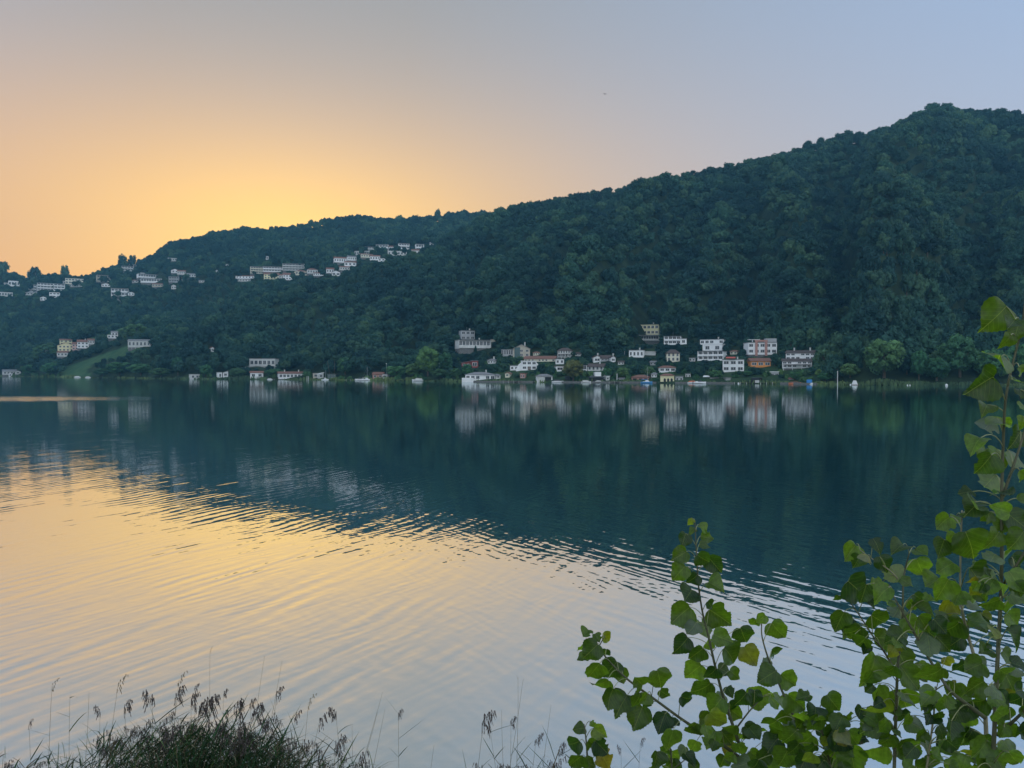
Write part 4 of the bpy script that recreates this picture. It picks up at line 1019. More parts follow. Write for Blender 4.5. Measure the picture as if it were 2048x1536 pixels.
# trees standing out against the sky
for (qx, yt, wpx, lab) in ((6,519,26,'round skyline tree at the left edge of the photo'),(72,530,24,'flat topped skyline tree above the tall beige apartment block'),
        (246,511,20,'rounded skyline tree above the stepped white house'),(266,508,18,'taller skyline tree beside the rounded one above the stepped white house'),(131,533,18,'small skyline tree right of the flat topped one'),
        (735,430,26,'broad skyline tree at the middle of the far ridge'),(800,428,20,'left bushy tree of the row on the far ridge'),(830,429,20,'second bushy tree of the row on the far ridge'),(876,420,14,'pointed tree sticking up from the row on the far ridge'),
        (900,426,18,'right bushy tree of the row on the far ridge'),(930,421,20,'bushy skyline tree where the far ridge meets the near hill'),(965,418,16,'thin crowned skyline tree right of the ridge junction'),(994,416,12,'small skyline tree farthest right on the far ridge')):
    yy_ = np.arange(900, 1600, 4.0); rx = (qx-CX)/F; zz_ = terrain(rx*yy_, yy_); k_ = int(np.argmax((zz_-CAMZ)/yy_)); Yt = float(yy_[k_]); g = float(zz_[k_]); top = P(qx, yt, Yt).z; r = wpx/F*Yt/1.9
    if top - g < 5: top = g + 13
    tree('broadleaf_tree', lab, rx*Yt, Yt, g, r, top-g, far_cr[int(qx) % 7], trunks[0], lift=.12)
# conifers one can tell apart
for (cxp, yb, yt, lab) in ((963,672,628,'tall dark conifer standing in the wood above the grey house'),(1180,700,650,'dark conifer above the house with two white wings'),
        (951,712,690,'small conifer at the left end of the long low house'),(1352,670,640,'dark cypress behind the framed white house')):
    p = hit(cxp, yb); h = (yb-yt)/F*p.y
    root = empty('conifer_tree', p, 0, lab, 'tree'); link('crown', conif[0], root, (0,0,0), (0,0,0), (h*1.1,h*1.1,h)); link('trunk', trunks[0], root, (0,0,0),(0,0,0),(1.6,1.6,h*.25))
# the forest mass
far_src = []
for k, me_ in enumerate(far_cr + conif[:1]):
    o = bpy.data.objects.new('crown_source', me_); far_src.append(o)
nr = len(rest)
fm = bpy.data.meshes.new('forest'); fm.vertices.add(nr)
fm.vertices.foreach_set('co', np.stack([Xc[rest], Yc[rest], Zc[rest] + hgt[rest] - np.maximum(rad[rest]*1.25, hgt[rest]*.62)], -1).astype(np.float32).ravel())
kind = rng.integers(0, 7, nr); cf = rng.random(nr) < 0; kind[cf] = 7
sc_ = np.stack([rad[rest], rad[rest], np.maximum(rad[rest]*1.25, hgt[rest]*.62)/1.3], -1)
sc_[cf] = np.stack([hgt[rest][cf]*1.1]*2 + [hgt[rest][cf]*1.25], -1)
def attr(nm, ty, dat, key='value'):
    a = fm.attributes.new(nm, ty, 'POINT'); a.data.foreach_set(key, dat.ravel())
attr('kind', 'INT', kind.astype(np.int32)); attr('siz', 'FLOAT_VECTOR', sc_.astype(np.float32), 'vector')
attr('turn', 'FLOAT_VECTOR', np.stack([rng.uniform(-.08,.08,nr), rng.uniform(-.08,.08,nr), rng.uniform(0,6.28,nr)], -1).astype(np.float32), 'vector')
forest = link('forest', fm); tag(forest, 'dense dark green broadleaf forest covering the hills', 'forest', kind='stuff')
ng = bpy.data.node_groups.new('forest_scatter', 'GeometryNodeTree')
ng.interface.new_socket('Geometry', in_out='INPUT', socket_type='NodeSocketGeometry'); ng.interface.new_socket('Geometry', in_out='OUTPUT', socket_type='NodeSocketGeometry')
gi = ng.nodes.new('NodeGroupInput'); go = ng.nodes.new('NodeGroupOutput'); iop = ng.nodes.new('GeometryNodeInstanceOnPoints'); g2i = ng.nodes.new('GeometryNodeGeometryToInstance')
for o in reversed(far_src):
    nd = ng.nodes.new('GeometryNodeObjectInfo'); nd.inputs['Object'].default_value = o; ng.links.new(nd.outputs['Geometry'], g2i.inputs[0])
def nattr(nm, ty):
    nd = ng.nodes.new('GeometryNodeInputNamedAttribute'); nd.data_type = ty; nd.inputs[0].default_value = nm; return nd.outputs[0]
ng.links.new(gi.outputs[0], iop.inputs['Points']); ng.links.new(g2i.outputs[0], iop.inputs['Instance'])
iop.inputs['Pick Instance'].default_value = True
ng.links.new(nattr('kind','INT'), iop.inputs['Instance Index']); ng.links.new(nattr('turn','FLOAT_VECTOR'), iop.inputs['Rotation']); ng.links.new(nattr('siz','FLOAT_VECTOR'), iop.inputs['Scale'])
ng.links.new(iop.outputs[0], go.inputs[0])
md = forest.modifiers.new('scatter', 'NODES'); md.node_group = ng
print('forest trees', nr, 'individual', len(sel)+nindiv)

# shrubs in the village gardens
shrub_zone = [(1000,'low shrub in the gardens behind the left boathouse'),(1130,'low shrub in the gardens around the modern villa'),(1260,'low shrub on the waterfront behind the dark boathouse'),
  (1400,'low shrub in the gardens above the yellow boathouse'),(1520,'low shrub in the gardens above the long jetty'),(1700,'low shrub in the gardens below the double houses')]
for k in range(420):
    qx = random.uniform(905, 1650); dY = random.uniform(1, 60); Y = float(shoreY(qx)) + dY; X = (qx-CX)/F*Y; g = ground(X, Y)
    r = random.uniform(1.0, 2.6); h = random.uniform(1.2, 3.2); qp = proj(X, Y, g)
    if not clear(qx, qp[1]-h*F/Y, qp[1], r*F/Y*.7, Y) or g < .2: continue
    root = empty('shrub', (X, Y, g-.1), random.uniform(0,6.28), next(l for q, l in shrub_zone if qx < q), 'shrub', 'shrubs in the village gardens')
    link('foliage', shrub_cr[k % 3], root, (0,0,0), (0,0,0), (r, r, h/1.1))

for k in range(70):
    qx = random.choice((random.uniform(370, 905), random.uniform(5, 120))); Y = float(shoreY(qx)) + random.uniform(0, 7); X = (qx-CX)/F*Y; g = max(ground(X, Y), .1)
    r = random.uniform(1.2, 3.0); h = random.uniform(1.4, 3.6); qp = proj(X, Y, g)
    if not clear(qx, qp[1]-h*F/Y, qp[1], r*F/Y*.8, Y): continue
    lab = 'waterside shrub at the far left shore' if qx < 130 else ('waterside shrub between the meadow and the stair boathouse' if qx < 530 else 'waterside shrub between the stair boathouse and the light green tree')
    root = empty('shrub', (X, Y, g-.2), random.uniform(0,6.28), lab, 'shrub', 'shrubs along the left shoreline')
    link('foliage', shrub_cr[k % 3], root, (0,0,0), (0,0,0), (r, r, h/1.1))

# reeds and low growth hugging the far shoreline
V = []; m_ = 9000
pxr = rng.uniform(-60, 2200, m_); band = (pxr < 925) | (pxr > 1560) | (rng.random(m_) < .35); pxr = pxr[band]; m_ = len(pxr)
Yr = shoreY(pxr) + rng.uniform(-1.5, 5.5, m_); Xr = (pxr-CX)/F*Yr; hr = rng.uniform(.7, 2.1, m_)*(1+.6*fbm(Xr, Yr, 14, 70, 2)*2); wr = rng.uniform(.25, .8, m_)
ar = rng.uniform(0, PI, m_); lx = rng.normal(0,.35,m_); base = np.stack([Xr, Yr, np.full(m_, -.15)], -1)
dx = np.stack([np.cos(ar)*wr, np.sin(ar)*wr, 0*wr], -1)
Q = np.stack([base-dx, base+dx, base+dx*.5+np.stack([lx,0*lx,hr],-1), base-dx*.4+np.stack([lx,0*lx,hr*.8],-1)], 1).reshape(-1,3)
fr_ = link('shore_reeds', np_mesh('shore_reeds', Q, np.arange(m_*4).reshape(-1,4), F_REED)); tag(fr_, 'low reeds and rushes fringing the far shoreline', 'reeds', kind='stuff')

# ------------------------------------------------------------------ haze
mh = bpy.data.materials.new('valley_haze'); mh.use_nodes = True; nt = mh.node_tree; nt.nodes.clear()
pv = nt.nodes.new('ShaderNodeVolumePrincipled'); pv.inputs['Density'].default_value = .00016; pv.inputs['Color'].default_value = (.22,.60,.88,1); pv.inputs['Anisotropy'].default_value = .1
om = nt.nodes.new('ShaderNodeOutputMaterial'); nt.links.new(pv.outputs[0], om.inputs['Volume'])
hz = MB().box(-2300, 2300, -60, 1800, -8, 345).obj('haze', mh); tag(hz, 'thin bluish morning haze over lake and hills', 'haze', kind='stuff')
hz.display_type = 'WIRE'

# ------------------------------------------------------------------ foreground poplars
def leaf_material():
    m, nt, b = new_mat('poplar_leaf'); N, L = nt.nodes, nt.links
    uv = N.new('ShaderNodeUVMap'); uv.uv_map = 'UVMap'; sp = N.new('ShaderNodeSeparateXYZ'); L.new(uv.outputs[0], sp.inputs[0])
    def mm(op, a, b_=None, c=None, cl=False):
        n = N.new('ShaderNodeMath'); n.operation = op; n.use_clamp = cl
        for k, v in enumerate((a, b_, c)):
            if v is None: continue
            if isinstance(v, (int, float)): n.inputs[k].default_value = v
            else: L.new(v, n.inputs[k])
        return n.outputs[0]
    ax = mm('ABSOLUTE', mm('SUBTRACT', sp.outputs[0], .5)); yy = sp.outputs[1]
    mid = mm('SUBTRACT', 1.0, mm('DIVIDE', ax, .013), None, True)
    fr = mm('FRACT', mm('MULTIPLY', mm('SUBTRACT', yy, mm('MULTIPLY', ax, .85)), 6.5))
    lat = mm('MULTIPLY', mm('SUBTRACT', 1.0, mm('DIVIDE', mm('ABSOLUTE', mm('SUBTRACT', fr, .5)), .055), None, True), mm('SUBTRACT', 1.0, mm('MULTIPLY', ax, 1.6), None, True))
    vein = mm('MAXIMUM', mid, mm('MULTIPLY', lat, .55))
    oi = N.new('ShaderNodeObjectInfo'); rp = N.new('ShaderNodeValToRGB'); e = rp.color_ramp.elements
    e[0].color = (.014,.040,.016,1); e[1].color = (.105,.135,.013,1); k = e.new(.5); k.color = (.045,.085,.014,1); k = e.new(.93); k.color = (.085,.15,.03,1); k=e.new(.97); k.color=(.15,.13,.03,1)
    L.new(oi.outputs['Random'], rp.inputs[0])
    nz = N.new('ShaderNodeTexNoise'); nz.inputs['Scale'].default_value = 4.5; nz.inputs['Detail'].default_value = 6; L.new(uv.outputs[0], nz.inputs['Vector'])
    mr = N.new('ShaderNodeMapRange'); mr.inputs[1].default_value=.3; mr.inputs[2].default_value=.7; mr.inputs[3].default_value=.72; mr.inputs[4].default_value=1.25; L.new(nz.outputs[0], mr.inputs[0])
    vm = N.new('ShaderNodeVectorMath'); vm.operation='SCALE'; L.new(rp.outputs[0], vm.inputs[0]); L.new(mr.outputs[0], vm.inputs[3])
    # brown specks and worn rims
    sp2 = N.new('ShaderNodeTexNoise'); sp2.inputs['Scale'].default_value = 17; sp2.inputs['Detail'].default_value = 2; L.new(uv.outputs[0], sp2.inputs['Vector'])
    spk = mm('MULTIPLY', mm('SUBTRACT', sp2.outputs[0], .69, None, True), 9.0, None, True)
    m1 = N.new('ShaderNodeMix'); m1.data_type='RGBA'; L.new(mm('MULTIPLY', vein, .55), m1.inputs[0]); L.new(vm.outputs[0], m1.inputs[6]); m1.inputs[7].default_value=(.24,.30,.11,1)
    m2 = N.new('ShaderNodeMix'); m2.data_type='RGBA'; L.new(spk, m2.inputs[0]); L.new(m1.outputs[2], m2.inputs[6]); m2.inputs[7].default_value=(.09,.055,.02,1)
    # paler underside
    gg = N.new('ShaderNodeNewGeometry'); m3 = N.new('ShaderNodeMix'); m3.data_type='RGBA'; L.new(mm('MULTIPLY', gg.outputs['Backfacing'], .6), m3.inputs[0]); L.new(m2.outputs[2], m3.inputs[6]); m3.inputs[7].default_value=(.20,.25,.17,1)
    L.new(m3.outputs[2], b.inputs['Base Color']); b.inputs['Roughness'].default_value=.30; b.inputs['Specular IOR Level'].default_value=.42
    bp = N.new('ShaderNodeBump'); bp.inputs['Strength'].default_value=.35; bp.inputs['Distance'].default_value=.002; L.new(mm('ADD', vein, mm('MULTIPLY', nz.outputs[0], .6)), bp.inputs['Height']); L.new(bp.outputs[0], b.inputs['Normal'])
    tr = N.new('ShaderNodeBsdfTranslucent'); hs = N.new('ShaderNodeVectorMath'); hs.operation='MULTIPLY'; L.new(m2.outputs[2], hs.inputs[0]); hs.inputs[1].default_value=(4.7,4.7,.7); L.new(hs.outputs[0], tr.inputs[0])
    mxs = N.new('ShaderNodeMixShader'); mxs.inputs[0].default_value=.50; L.new(b.outputs[0], mxs.inputs[1]); L.new(tr.outputs[0], mxs.inputs[2])
    L.new(mxs.outputs[0], N['Material Output'].inputs[0]); return m
ML = leaf_material()
M['petiole'] = plain('petiole_skin', (.22,.24,.10), .5, .1, 30); M['twig'] = plain('poplar_twig', (.085,.09,.05), .7, .2, 40, bump=.2)
M['twig_pale'] = plain('poplar_young_stem', (.24,.22,.14), .6, .15, 40)
OUT = [(0,0),(.18,-.07),(.36,-.04),(.49,.06),(.555,.19),(.565,.32),(.53,.45),(.46,.57),(.37,.68),(.27,.78),(.16,.87),(.07,.94),(0,1.02)]
def leaf_mesh(seed):
    r = random.Random(seed); n = 26; A = np.array(OUT); s = np.linspace(0, len(A)-1, n)
    fold = r.uniform(.06,.62); curl = r.uniform(-.5,.8); tw = r.uniform(-.9,.9); rip = r.uniform(.03,.11); ph = r.uniform(0,6); wid = r.uniform(.90,1.12)
    nib = [(r.uniform(.15,.9), r.uniform(.06,.16)) if r.random() < .35 else (9,0) for _ in range(2)]
    V = []; Fc = []; UV = []
    cols = (0, .35, .7, 1.0)
    for side in (0, 1):
        sg = 1 if side else -1; b0 = len(V)
        for i in range(n):
            ex = np.interp(s[i], range(len(A)), A[:,0])*wid*(1+.10*math.sin(ph+side*2+i*.7)*.4); ey = np.interp(s[i], range(len(A)), A[:,1])
            tooth = (.020 if i % 2 else -.006) if 2 < i < n-2 else 0
            nb_, nd_ = nib[side]
            if abs(s[i]/(len(A)-1) - nb_) < .07: ex *= (1-nd_*3)
            my = min(max(ey, 0), 1.0) if i else 0
            for c in cols:
                x = (ex+tooth)*c; y = my*(1-c)+(ey + tooth*.4)*c
                z = fold*x - curl*(y-.1)**2 + tw*sg*x*y*.8 + rip*math.sin(ph+y*9+side*1.7)*c*c
                V.append((sg*x, y, z)); UV.append((.5+sg*x, y))
        for i in range(n-1):
            for c in range(3):
                q = (b0+i*4+c, b0+i*4+c+1, b0+(i+1)*4+c+1, b0+(i+1)*4+c)
                Fc.append(q if side else q[::-1])
    me = bpy.data.meshes.new('leaf'); me.from_pydata(V, [], Fc); me.materials.append(ML)
    uvl = me.uv_layers.new(name='UVMap')
    for lp in me.loops: uvl.data[lp.index].uv = UV[lp.vertex_index]
    me.polygons.foreach_set('use_smooth', [True]*len(Fc)); bm = bmesh.new(); bm.from_mesh(me); bmesh.ops.remove_doubles(bm, verts=bm.verts, dist=.0004); bm.to_mesh(me); bm.free(); me.update(); return me
LEAVES = [leaf_mesh(900+k) for k in range(16)]
def z2(l, s=2.866, ox=1100, oy=1000): return [(ox+a[0]/s, oy+a[1]/s, a[2]/s) + tuple(a[3:]) for a in l]
PLANTS = []   # dict: root, stems [(name, [(x,y)...], depth)], leaves
def plant(label, base, depth, stems, name='poplar_sapling'):
    """base = pixel column where the stem meets the ground below the frame"""
    b_ = P(base[0], base[1], depth); gz = float(bankz(np.array([b_.x]), np.array([depth]))[0])
    root = empty(name, (b_.x, depth, gz), 0, label, 'sapling'); org = Vector((b_.x, depth, gz)); st = []
    for si, (nm, pts, d0, d1, r0, r1, mat) in enumerate(stems):
        n_ = len(pts); w3 = []
        # resample smoothly
        ts = np.linspace(0, n_-1, n_*4); X = np.interp(ts, range(n_), [q[0] for q in pts]); Y = np.interp(ts, range(n_), [q[1] for q in pts])
        ker = np.array([1,2,3,2,1])/9.; Xs = np.convolve(np.pad(X,2,'edge'), ker, 'valid'); Ys = np.convolve(np.pad(Y,2,'edge'), ker, 'valid'); Xs[0]=X[0]; Ys[0]=Y[0]; Xs[-1]=X[-1]; Ys[-1]=Y[-1]
        dep = d0+(d1-d0)*ts/(n_-1) + .012*np.sin(ts*2.1+si)
        w3 = [P(a, c, e) for a, c, e in zip(Xs, Ys, dep)]
        if si == 0 or 'ground' in nm:
            nm = nm.replace('ground_', ''); low = Vector((w3[0].x, w3[0].y, gz-.05)); w3 = [low, low.lerp(w3[0], .5)+Vector((.01,0,0))] + w3; Xs = np.r_[Xs[0],Xs[0],Xs]; Ys = np.r_[3000,2000,Ys]
        rad = np.linspace(r0, r1, len(w3)); MB().tube([q-org for q in w3], list(rad), 7).obj(nm, M[mat], root, True)
        st.append((np.array(Xs), np.array(Ys), w3))
    PLANTS.append(dict(root=root, org=org, st=st, n=0)); return PLANTS[-1]
def add_leaf(pl, x, y, size_px, tone='g', rs=None):
    R = random.Random(int(x*31+y*17)); best = (1e9,)
    for (Xs, Ys, w3) in pl['st']:
        d = (Xs-x)**2 + ((Ys - y) - .35*size_px)**2*1.0; k = int(np.argmin(d))
        if d[k] < best[0]: best = (d[k], w3[k], Xs[k], Ys[k])
    _, sp3, sx_, sy_ = best; dep = sp3.y + R.uniform(-.10,.08); size = size_px/F*dep*1.08
    c = P(x, y, dep)
    side = Vector((x-sx_, 0, -(y-sy_)*.5)); 
    if side.length < size_px*.2: side = Vector((R.choice((-1,1))*10, 0, -8))
    side.normalize()
    tipdir = (side*R.uniform(.3,.9) + Vector((0,0,-1))*R.uniform(.5,1.2) + Vector((0,R.uniform(-.3,.3),0))).normalized()
    tilt = {'g': (R.uniform(-.15,.45)), 'd': R.uniform(-.5,-.1), 'b': R.uniform(.75,1.15), 'p': R.uniform(.9,1.3), 'u': R.uniform(.5,.9)}[tone]
    nrm_ = Vector((R.uniform(-.45,.45), -math.cos(tilt), math.sin(tilt)))
    if tone in ('p','u'): nrm_ = Vector((nrm_.x, nrm_.y, nrm_.z))*1.0
    yv = (tipdir - nrm_*tipdir.dot(nrm_)/nrm_.length_squared).normalized(); nrm_.normalize(); xv = yv.cross(nrm_).normalized()
    if tone == 'u': nrm_ = -nrm_; xv = -xv
    mat = Matrix((xv, yv, nrm_)).transposed()
    basep = c - yv*size*.45
    o = link('leaf', LEAVES[R.randrange(len(LEAVES))], pl['root'], basep - pl['org'], mat.to_euler(), (size*R.uniform(.92,1.05), size*R.uniform(.95,1.05), size))
    # petiole: curved tube from the stem to the leaf base
    a = sp3; b_ = basep; Lp = (b_-a).length
    midp = a.lerp(b_, .5) + Vector((0,0,.25*Lp)) + Vector((0,-.05*Lp,0)); inv = mat.inverted()
    pts = [inv @ ((a*(1-t)**2 + midp*2*t*(1-t) + b_*t*t) - basep) for t in (0,.2,.4,.6,.8,.95,1.0)]
    s_ = o.scale; pts = [Vector((q.x/s_[0], q.y/s_[1], q.z/s_[2])) for q in pts]
    MB().tube(pts, [.0011/size]*3+[.0009/size]*4, 5).obj('petiole', M['petiole'], o, True)
    pl['n'] += 1
PA = plant('tallest poplar sapling, rising up the right edge above the waterline', (1986,1700), 1.5, [
    ('stem', [(1985,1560),(1987,1500),(1992,1400),(1996,1300),(2002,1200),(2004,1100),(2003,1000),(2006,900),(2010,800),(2022,740),(2038,680),(2046,640),(2050,600)], 1.5, 1.45, .0048, .0012, 'twig'),
    ('branch', [(1972,1437),(1936,1410),(1900,1384),(1862,1325),(1816,1244),(1788,1195),(1778,1170)], 1.5, 1.62, .0045, .0012, 'twig'),
    ('branch', [(1996,1470),(2030,1440),(2060,1410)], 1.5, 1.4, .004, .002, 'twig'),
    ('branch', [(2000,1180),(2040,1120),(2075,1060)], 1.5, 1.45, .003, .0015, 'twig'),
    ('branch', [(2003,1000),(2045,880),(2065,800)], 1.5, 1.5, .003, .0012, 'twig')])
PB = plant('pale stemmed poplar shoot just left of the tallest one', (1972,1700), 1.62, [
    ('stem', [(1975,1560),(1972,1440),(1966,1380),(1948,1310),(1938,1279),(1924,1223),(1920,1180),(1921,1100),(1924,1021)], 1.62, 1.6, .005, .0015, 'twig_pale'),
    ('ground_stem', [(1850,1560),(1868,1430),(1872,1380)], 1.75, 1.8, .003, .0015, 'twig_pale')])
PC = plant('slim poplar shoot with a forked top, two to the left of the tallest', (1788,1700), 1.85, [
    ('stem', [(1788,1560),(1790,1480),(1793,1400),(1795,1331),(1803,1270),(1806,1220),(1806,1160),(1812,1130),(1818,1108)], 1.85, 1.85, .0045, .0014, 'twig'),
    ('branch', [(1792,1345),(1770,1305),(1750,1279),(1722,1235),(1701,1205),(1690,1195)], 1.85, 1.95, .003, .001, 'twig'),
    ('branch', [(1806,1170),(1780,1140),(1740,1115),(1720,1100)], 1.85, 1.9, .002, .001, 'twig_pale')])
PD = plant('upright poplar sapling in the middle, its tip against the dark water', (1510,1700), 2.3, [
    ('stem', [(1506,1560),(1494,1527),(1477,1485),(1463,1443),(1445,1391),(1428,1324),(1416,1269),(1404,1223),(1396,1167),(1393,1112),(1390,1045)], 2.3, 2.25, .0065, .0014, 'twig'),
    ('branch', [(1494,1527),(1460,1500),(1428,1478),(1369,1443),(1309,1398),(1254,1359),(1219,1324),(1198,1297),(1192,1280)], 2.3, 2.15, .006, .0014, 'twig'),
    ('branch', [(1197,1295),(1205,1280),(1210,1272)], 2.15, 2.14, .0016, .0012, 'twig'),
    ('branch', [(1470,1460),(1500,1420),(1530,1390)], 2.3, 2.35, .003, .0015, 'twig')])
PE = plant('leaning poplar shoot between the middle sapling and the right thicket', (1640,1700), 2.15, [
    ('stem', [(1625,1560),(1612,1500),(1599,1457),(1571,1398),(1550,1349),(1534,1311),(1522,1269),(1524,1240)], 2.15, 2.15, .0055, .0014, 'twig')])
PF = plant('short poplar shoot standing alone left of the middle sapling', (1176,1700), 2.4, [
    ('stem', [(1176,1570),(1175,1536),(1174,1500),(1171,1468),(1168,1448)], 2.4, 2.4, .0045, .0015, 'twig')])
PG = plant('low leafy poplar shoot at the bottom under the drooping branch', (1340,1700), 2.3, [
    ('stem', [(1345,1570),(1343,1520),(1340,1490)], 2.3, 2.3, .004, .0015, 'twig'),
    ('branch', [(1343,1540),(1370,1520),(1385,1500)], 2.3, 2.3, .002, .001, 'twig')])
PH = plant('leafy poplar shoot at the bottom between the leaning shoot and the slim one', (1660,1700), 2.0, [
    ('stem', [(1665,1570),(1655,1500),(1640,1450),(1628,1420),(1610,1395)], 2.0, 2.0, .004, .0013, 'twig'),
    ('branch', [(1650,1500),(1675,1470),(1690,1450)], 2.0, 1.95, .002, .001, 'twig')])
leavesD = [(808,125,40,'g'),(882,160,60,'p'),(815,178,45,'p'),(765,230,85,'g'),(895,215,65,'g'),(885,262,60,'b'),(742,320,95,'g'),(880,340,85,'g'),(940,365,105,'g'),(742,415,100,'g'),(820,455,75,'g'),(950,490,95,'b'),(790,550,125,'b'),(755,650,125,'g'),(918,600,60,'d'),(965,660,125,'g'),(870,740,95,'u'),(815,740,90,'u'),(760,830,110,'g'),(840,880,100,'d'),(985,790,100,'g'),(1040,890,120,'g'),(825,980,115,'g'),(905,830,60,'g'),(925,1000,90,'g'),(1000,980,80,'b'),(1060,1000,70,'g'),(870,1090,130,'d'),(1030,1095,60,'b'),(950,1180,110,'g'),(1100,1140,90,'g'),(960,1260,110,'g'),(1060,1220,90,'g'),(1040,1310,70,'d'),(1010,1360,90,'g'),(1200,1120,130,'g'),(1170,1340,90,'p'),(1020,1420,80,'g'),(935,1400,50,'g'),(1170,1460,60,'g'),(1030,1475,60,'g'),(1110,780,105,'g'),(1145,890,110,'g'),
 (205,765,60,'b'),(270,790,50,'g'),(325,790,60,'g'),(180,850,50,'d'),(235,865,110,'g'),(190,910,60,'b'),(310,880,60,'d'),(255,975,120,'d'),(350,970,110,'g'),(290,1060,110,'d'),(410,1005,80,'g'),(505,1035,90,'g'),(630,1030,115,'g'),(340,1130,110,'g'),(415,1160,120,'b'),(505,1150,90,'g'),(655,1110,60,'g'),(560,1165,60,'g'),(505,1250,140,'g'),(640,1275,100,'g'),(785,1140,80,'g'),(815,1310,80,'d'),(690,1370,115,'d'),(825,1415,80,'g'),
 (1080,1360,80,'d'),(900,1330,60,'g'),(1090,1430,80,'g'),(990,1500,70,'g'),(1120,1500,90,'d')]
for a in z2(leavesD): add_leaf(PD, *a)
for a in z2([(1165,705,60,'d'),(1210,680,65,'g'),(1305,750,110,'g'),(1290,880,70,'d'),(1240,930,50,'u'),(1245,1010,125,'b'),(1365,1030,110,'g'),(1410,1150,110,'d'),(1310,1160,80,'u'),(1270,1290,110,'d'),(1340,1250,80,'g'),(1270,1410,110,'b'),(1390,1340,110,'g'),(1340,1480,120,'g'),(1220,1480,90,'g'),(1420,1440,100,'d'),(1300,1340,80,'p'),(1250,1520,100,'g'),(1180,1525,90,'d')]): add_leaf(PE, *a)
for a in z2([(170,1310,70,'b'),(245,1285,35,'g'),(285,1330,80,'g'),(135,1400,90,'d'),(245,1395,70,'g'),(290,1410,90,'g'),(150,1490,110,'d'),(315,1490,100,'g'),(225,1510,70,'g')]): add_leaf(PF, *a)
for a in z2([(610,1490,90,'g'),(720,1465,80,'d'),(800,1490,80,'b'),(660,1440,60,'g'),(760,1440,60,'u'),(690,1520,90,'g'),(830,1520,60,'g'),(590,1530,60,'d')]): add_leaf(PG, *a)
Z3 = lambda l: z2(l, 2.866, 1600, 1000)
for a in Z3([(20,1130,80,'b'),(90,1220,90,'b'),(80,1280,100,'g'),(180,1330,100,'g'),(240,1370,120,'g'),(170,1470,110,'d'),(300,1480,150,'g'),(30,1380,110,'g'),(50,1440,100,'d'),(20,1500,100,'g'),(110,1530,90,'g'),(0,1250,80,'d'),(-30,1430,90,'g'),(150,1390,60,'g'),(230,1500,90,'g')]): add_leaf(PH, *a)
for a in Z3([(285,300,110,'g'),(330,350,70,'g'),(440,250,80,'p'),(570,265,100,'p'),(695,300,80,'p'),(385,340,70,'u'),(480,365,90,'g'),(545,430,110,'u'),(690,390,110,'g'),(335,515,160,'g'),(445,495,90,'b'),(610,470,70,'b'),(500,590,90,'b'),(400,580,60,'b'),(210,565,40,'g'),(228,690,115,'g'),(455,690,130,'d'),(550,650,90,'u'),(310,760,110,'d'),(350,820,100,'d'),(480,790,100,'g'),(570,780,90,'u'),(420,970,160,'g'),(590,920,120,'g'),(530,880,60,'d'),(625,1020,140,'g'),(520,975,80,'d'),(440,1185,130,'d'),(430,1290,150,'g'),(600,1160,170,'d'),(425,1430,140,'d'),(340,1370,80,'b'),(630,1440,140,'g'),(550,1340,60,'p'),(340,1220,70,'g'),(500,1380,90,'d'),(660,1290,100,'u'),(480,1300,90,'g'),(530,1190,70,'g')]): add_leaf(PC, *a)
for a in Z3([(820,125,90,'g'),(890,110,60,'b'),(925,90,45,'p'),(870,215,60,'g'),(810,275,110,'g'),(985,265,180,'g'),(835,385,110,'b'),(1025,460,185,'g'),(820,510,130,'g'),(760,480,110,'b'),(830,625,110,'g'),(900,560,100,'g'),(1000,600,90,'u'),(870,740,120,'d'),(900,810,110,'g'),(1040,700,130,'b'),(910,960,100,'d'),(990,960,120,'g'),(850,930,60,'g'),(1000,1070,130,'g'),(1010,1160,110,'d'),(820,1160,90,'d'),(740,1130,110,'u'),(740,1260,110,'b'),(720,1400,100,'u'),(810,1380,80,'g'),(855,1450,120,'b'),(770,1490,90,'g'),(980,1440,100,'d'),(920,1250,130,'d'),(700,1520,80,'g'),(880,1520,80,'g'),(940,1140,90,'u'),(950,1340,90,'g'),(800,1240,60,'d')]): add_leaf(PB, *a)
for a in Z3([(1000,40,110,'b'),(1075,100,80,'g'),(1120,220,100,'g'),(1100,340,100,'u'),(1150,470,110,'b'),(1090,590,110,'d'),(700,620,110,'b'),(750,580,80,'p'),(690,740,90,'g'),(740,830,120,'u'),(820,820,100,'g'),(760,1010,150,'d'),(870,1060,60,'p'),(1050,870,100,'p'),(640,600,70,'g'),(800,720,90,'g'),(860,1320,110,'g'),(1070,1370,70,'d'),(1050,1420,110,'g'),(1170,1220,90,'g'),(1160,1330,60,'g'),(1190,1420,80,'u'),(1210,1060,130,'g'),(1190,900,90,'g'),(1260,950,100,'b'),(1230,790,110,'b'),(1230,690,110,'g'),(1240,600,140,'d'),(1240,470,130,'g'),(1250,360,100,'g'),(1250,230,120,'g'),(1245,120,110,'g'),(1180,1000,110,'d'),(1180,330,80,'g'),(1120,1230,90,'d'),(1230,1330,80,'g'),(1240,1150,90,'d'),(1130,1490,100,'g'),(1230,1490,110,'d'),(1040,1510,90,'g'),(1110,760,80,'b'),(1150,150,90,'g'),(680,560,60,'g')]): add_leaf(PA, *a)
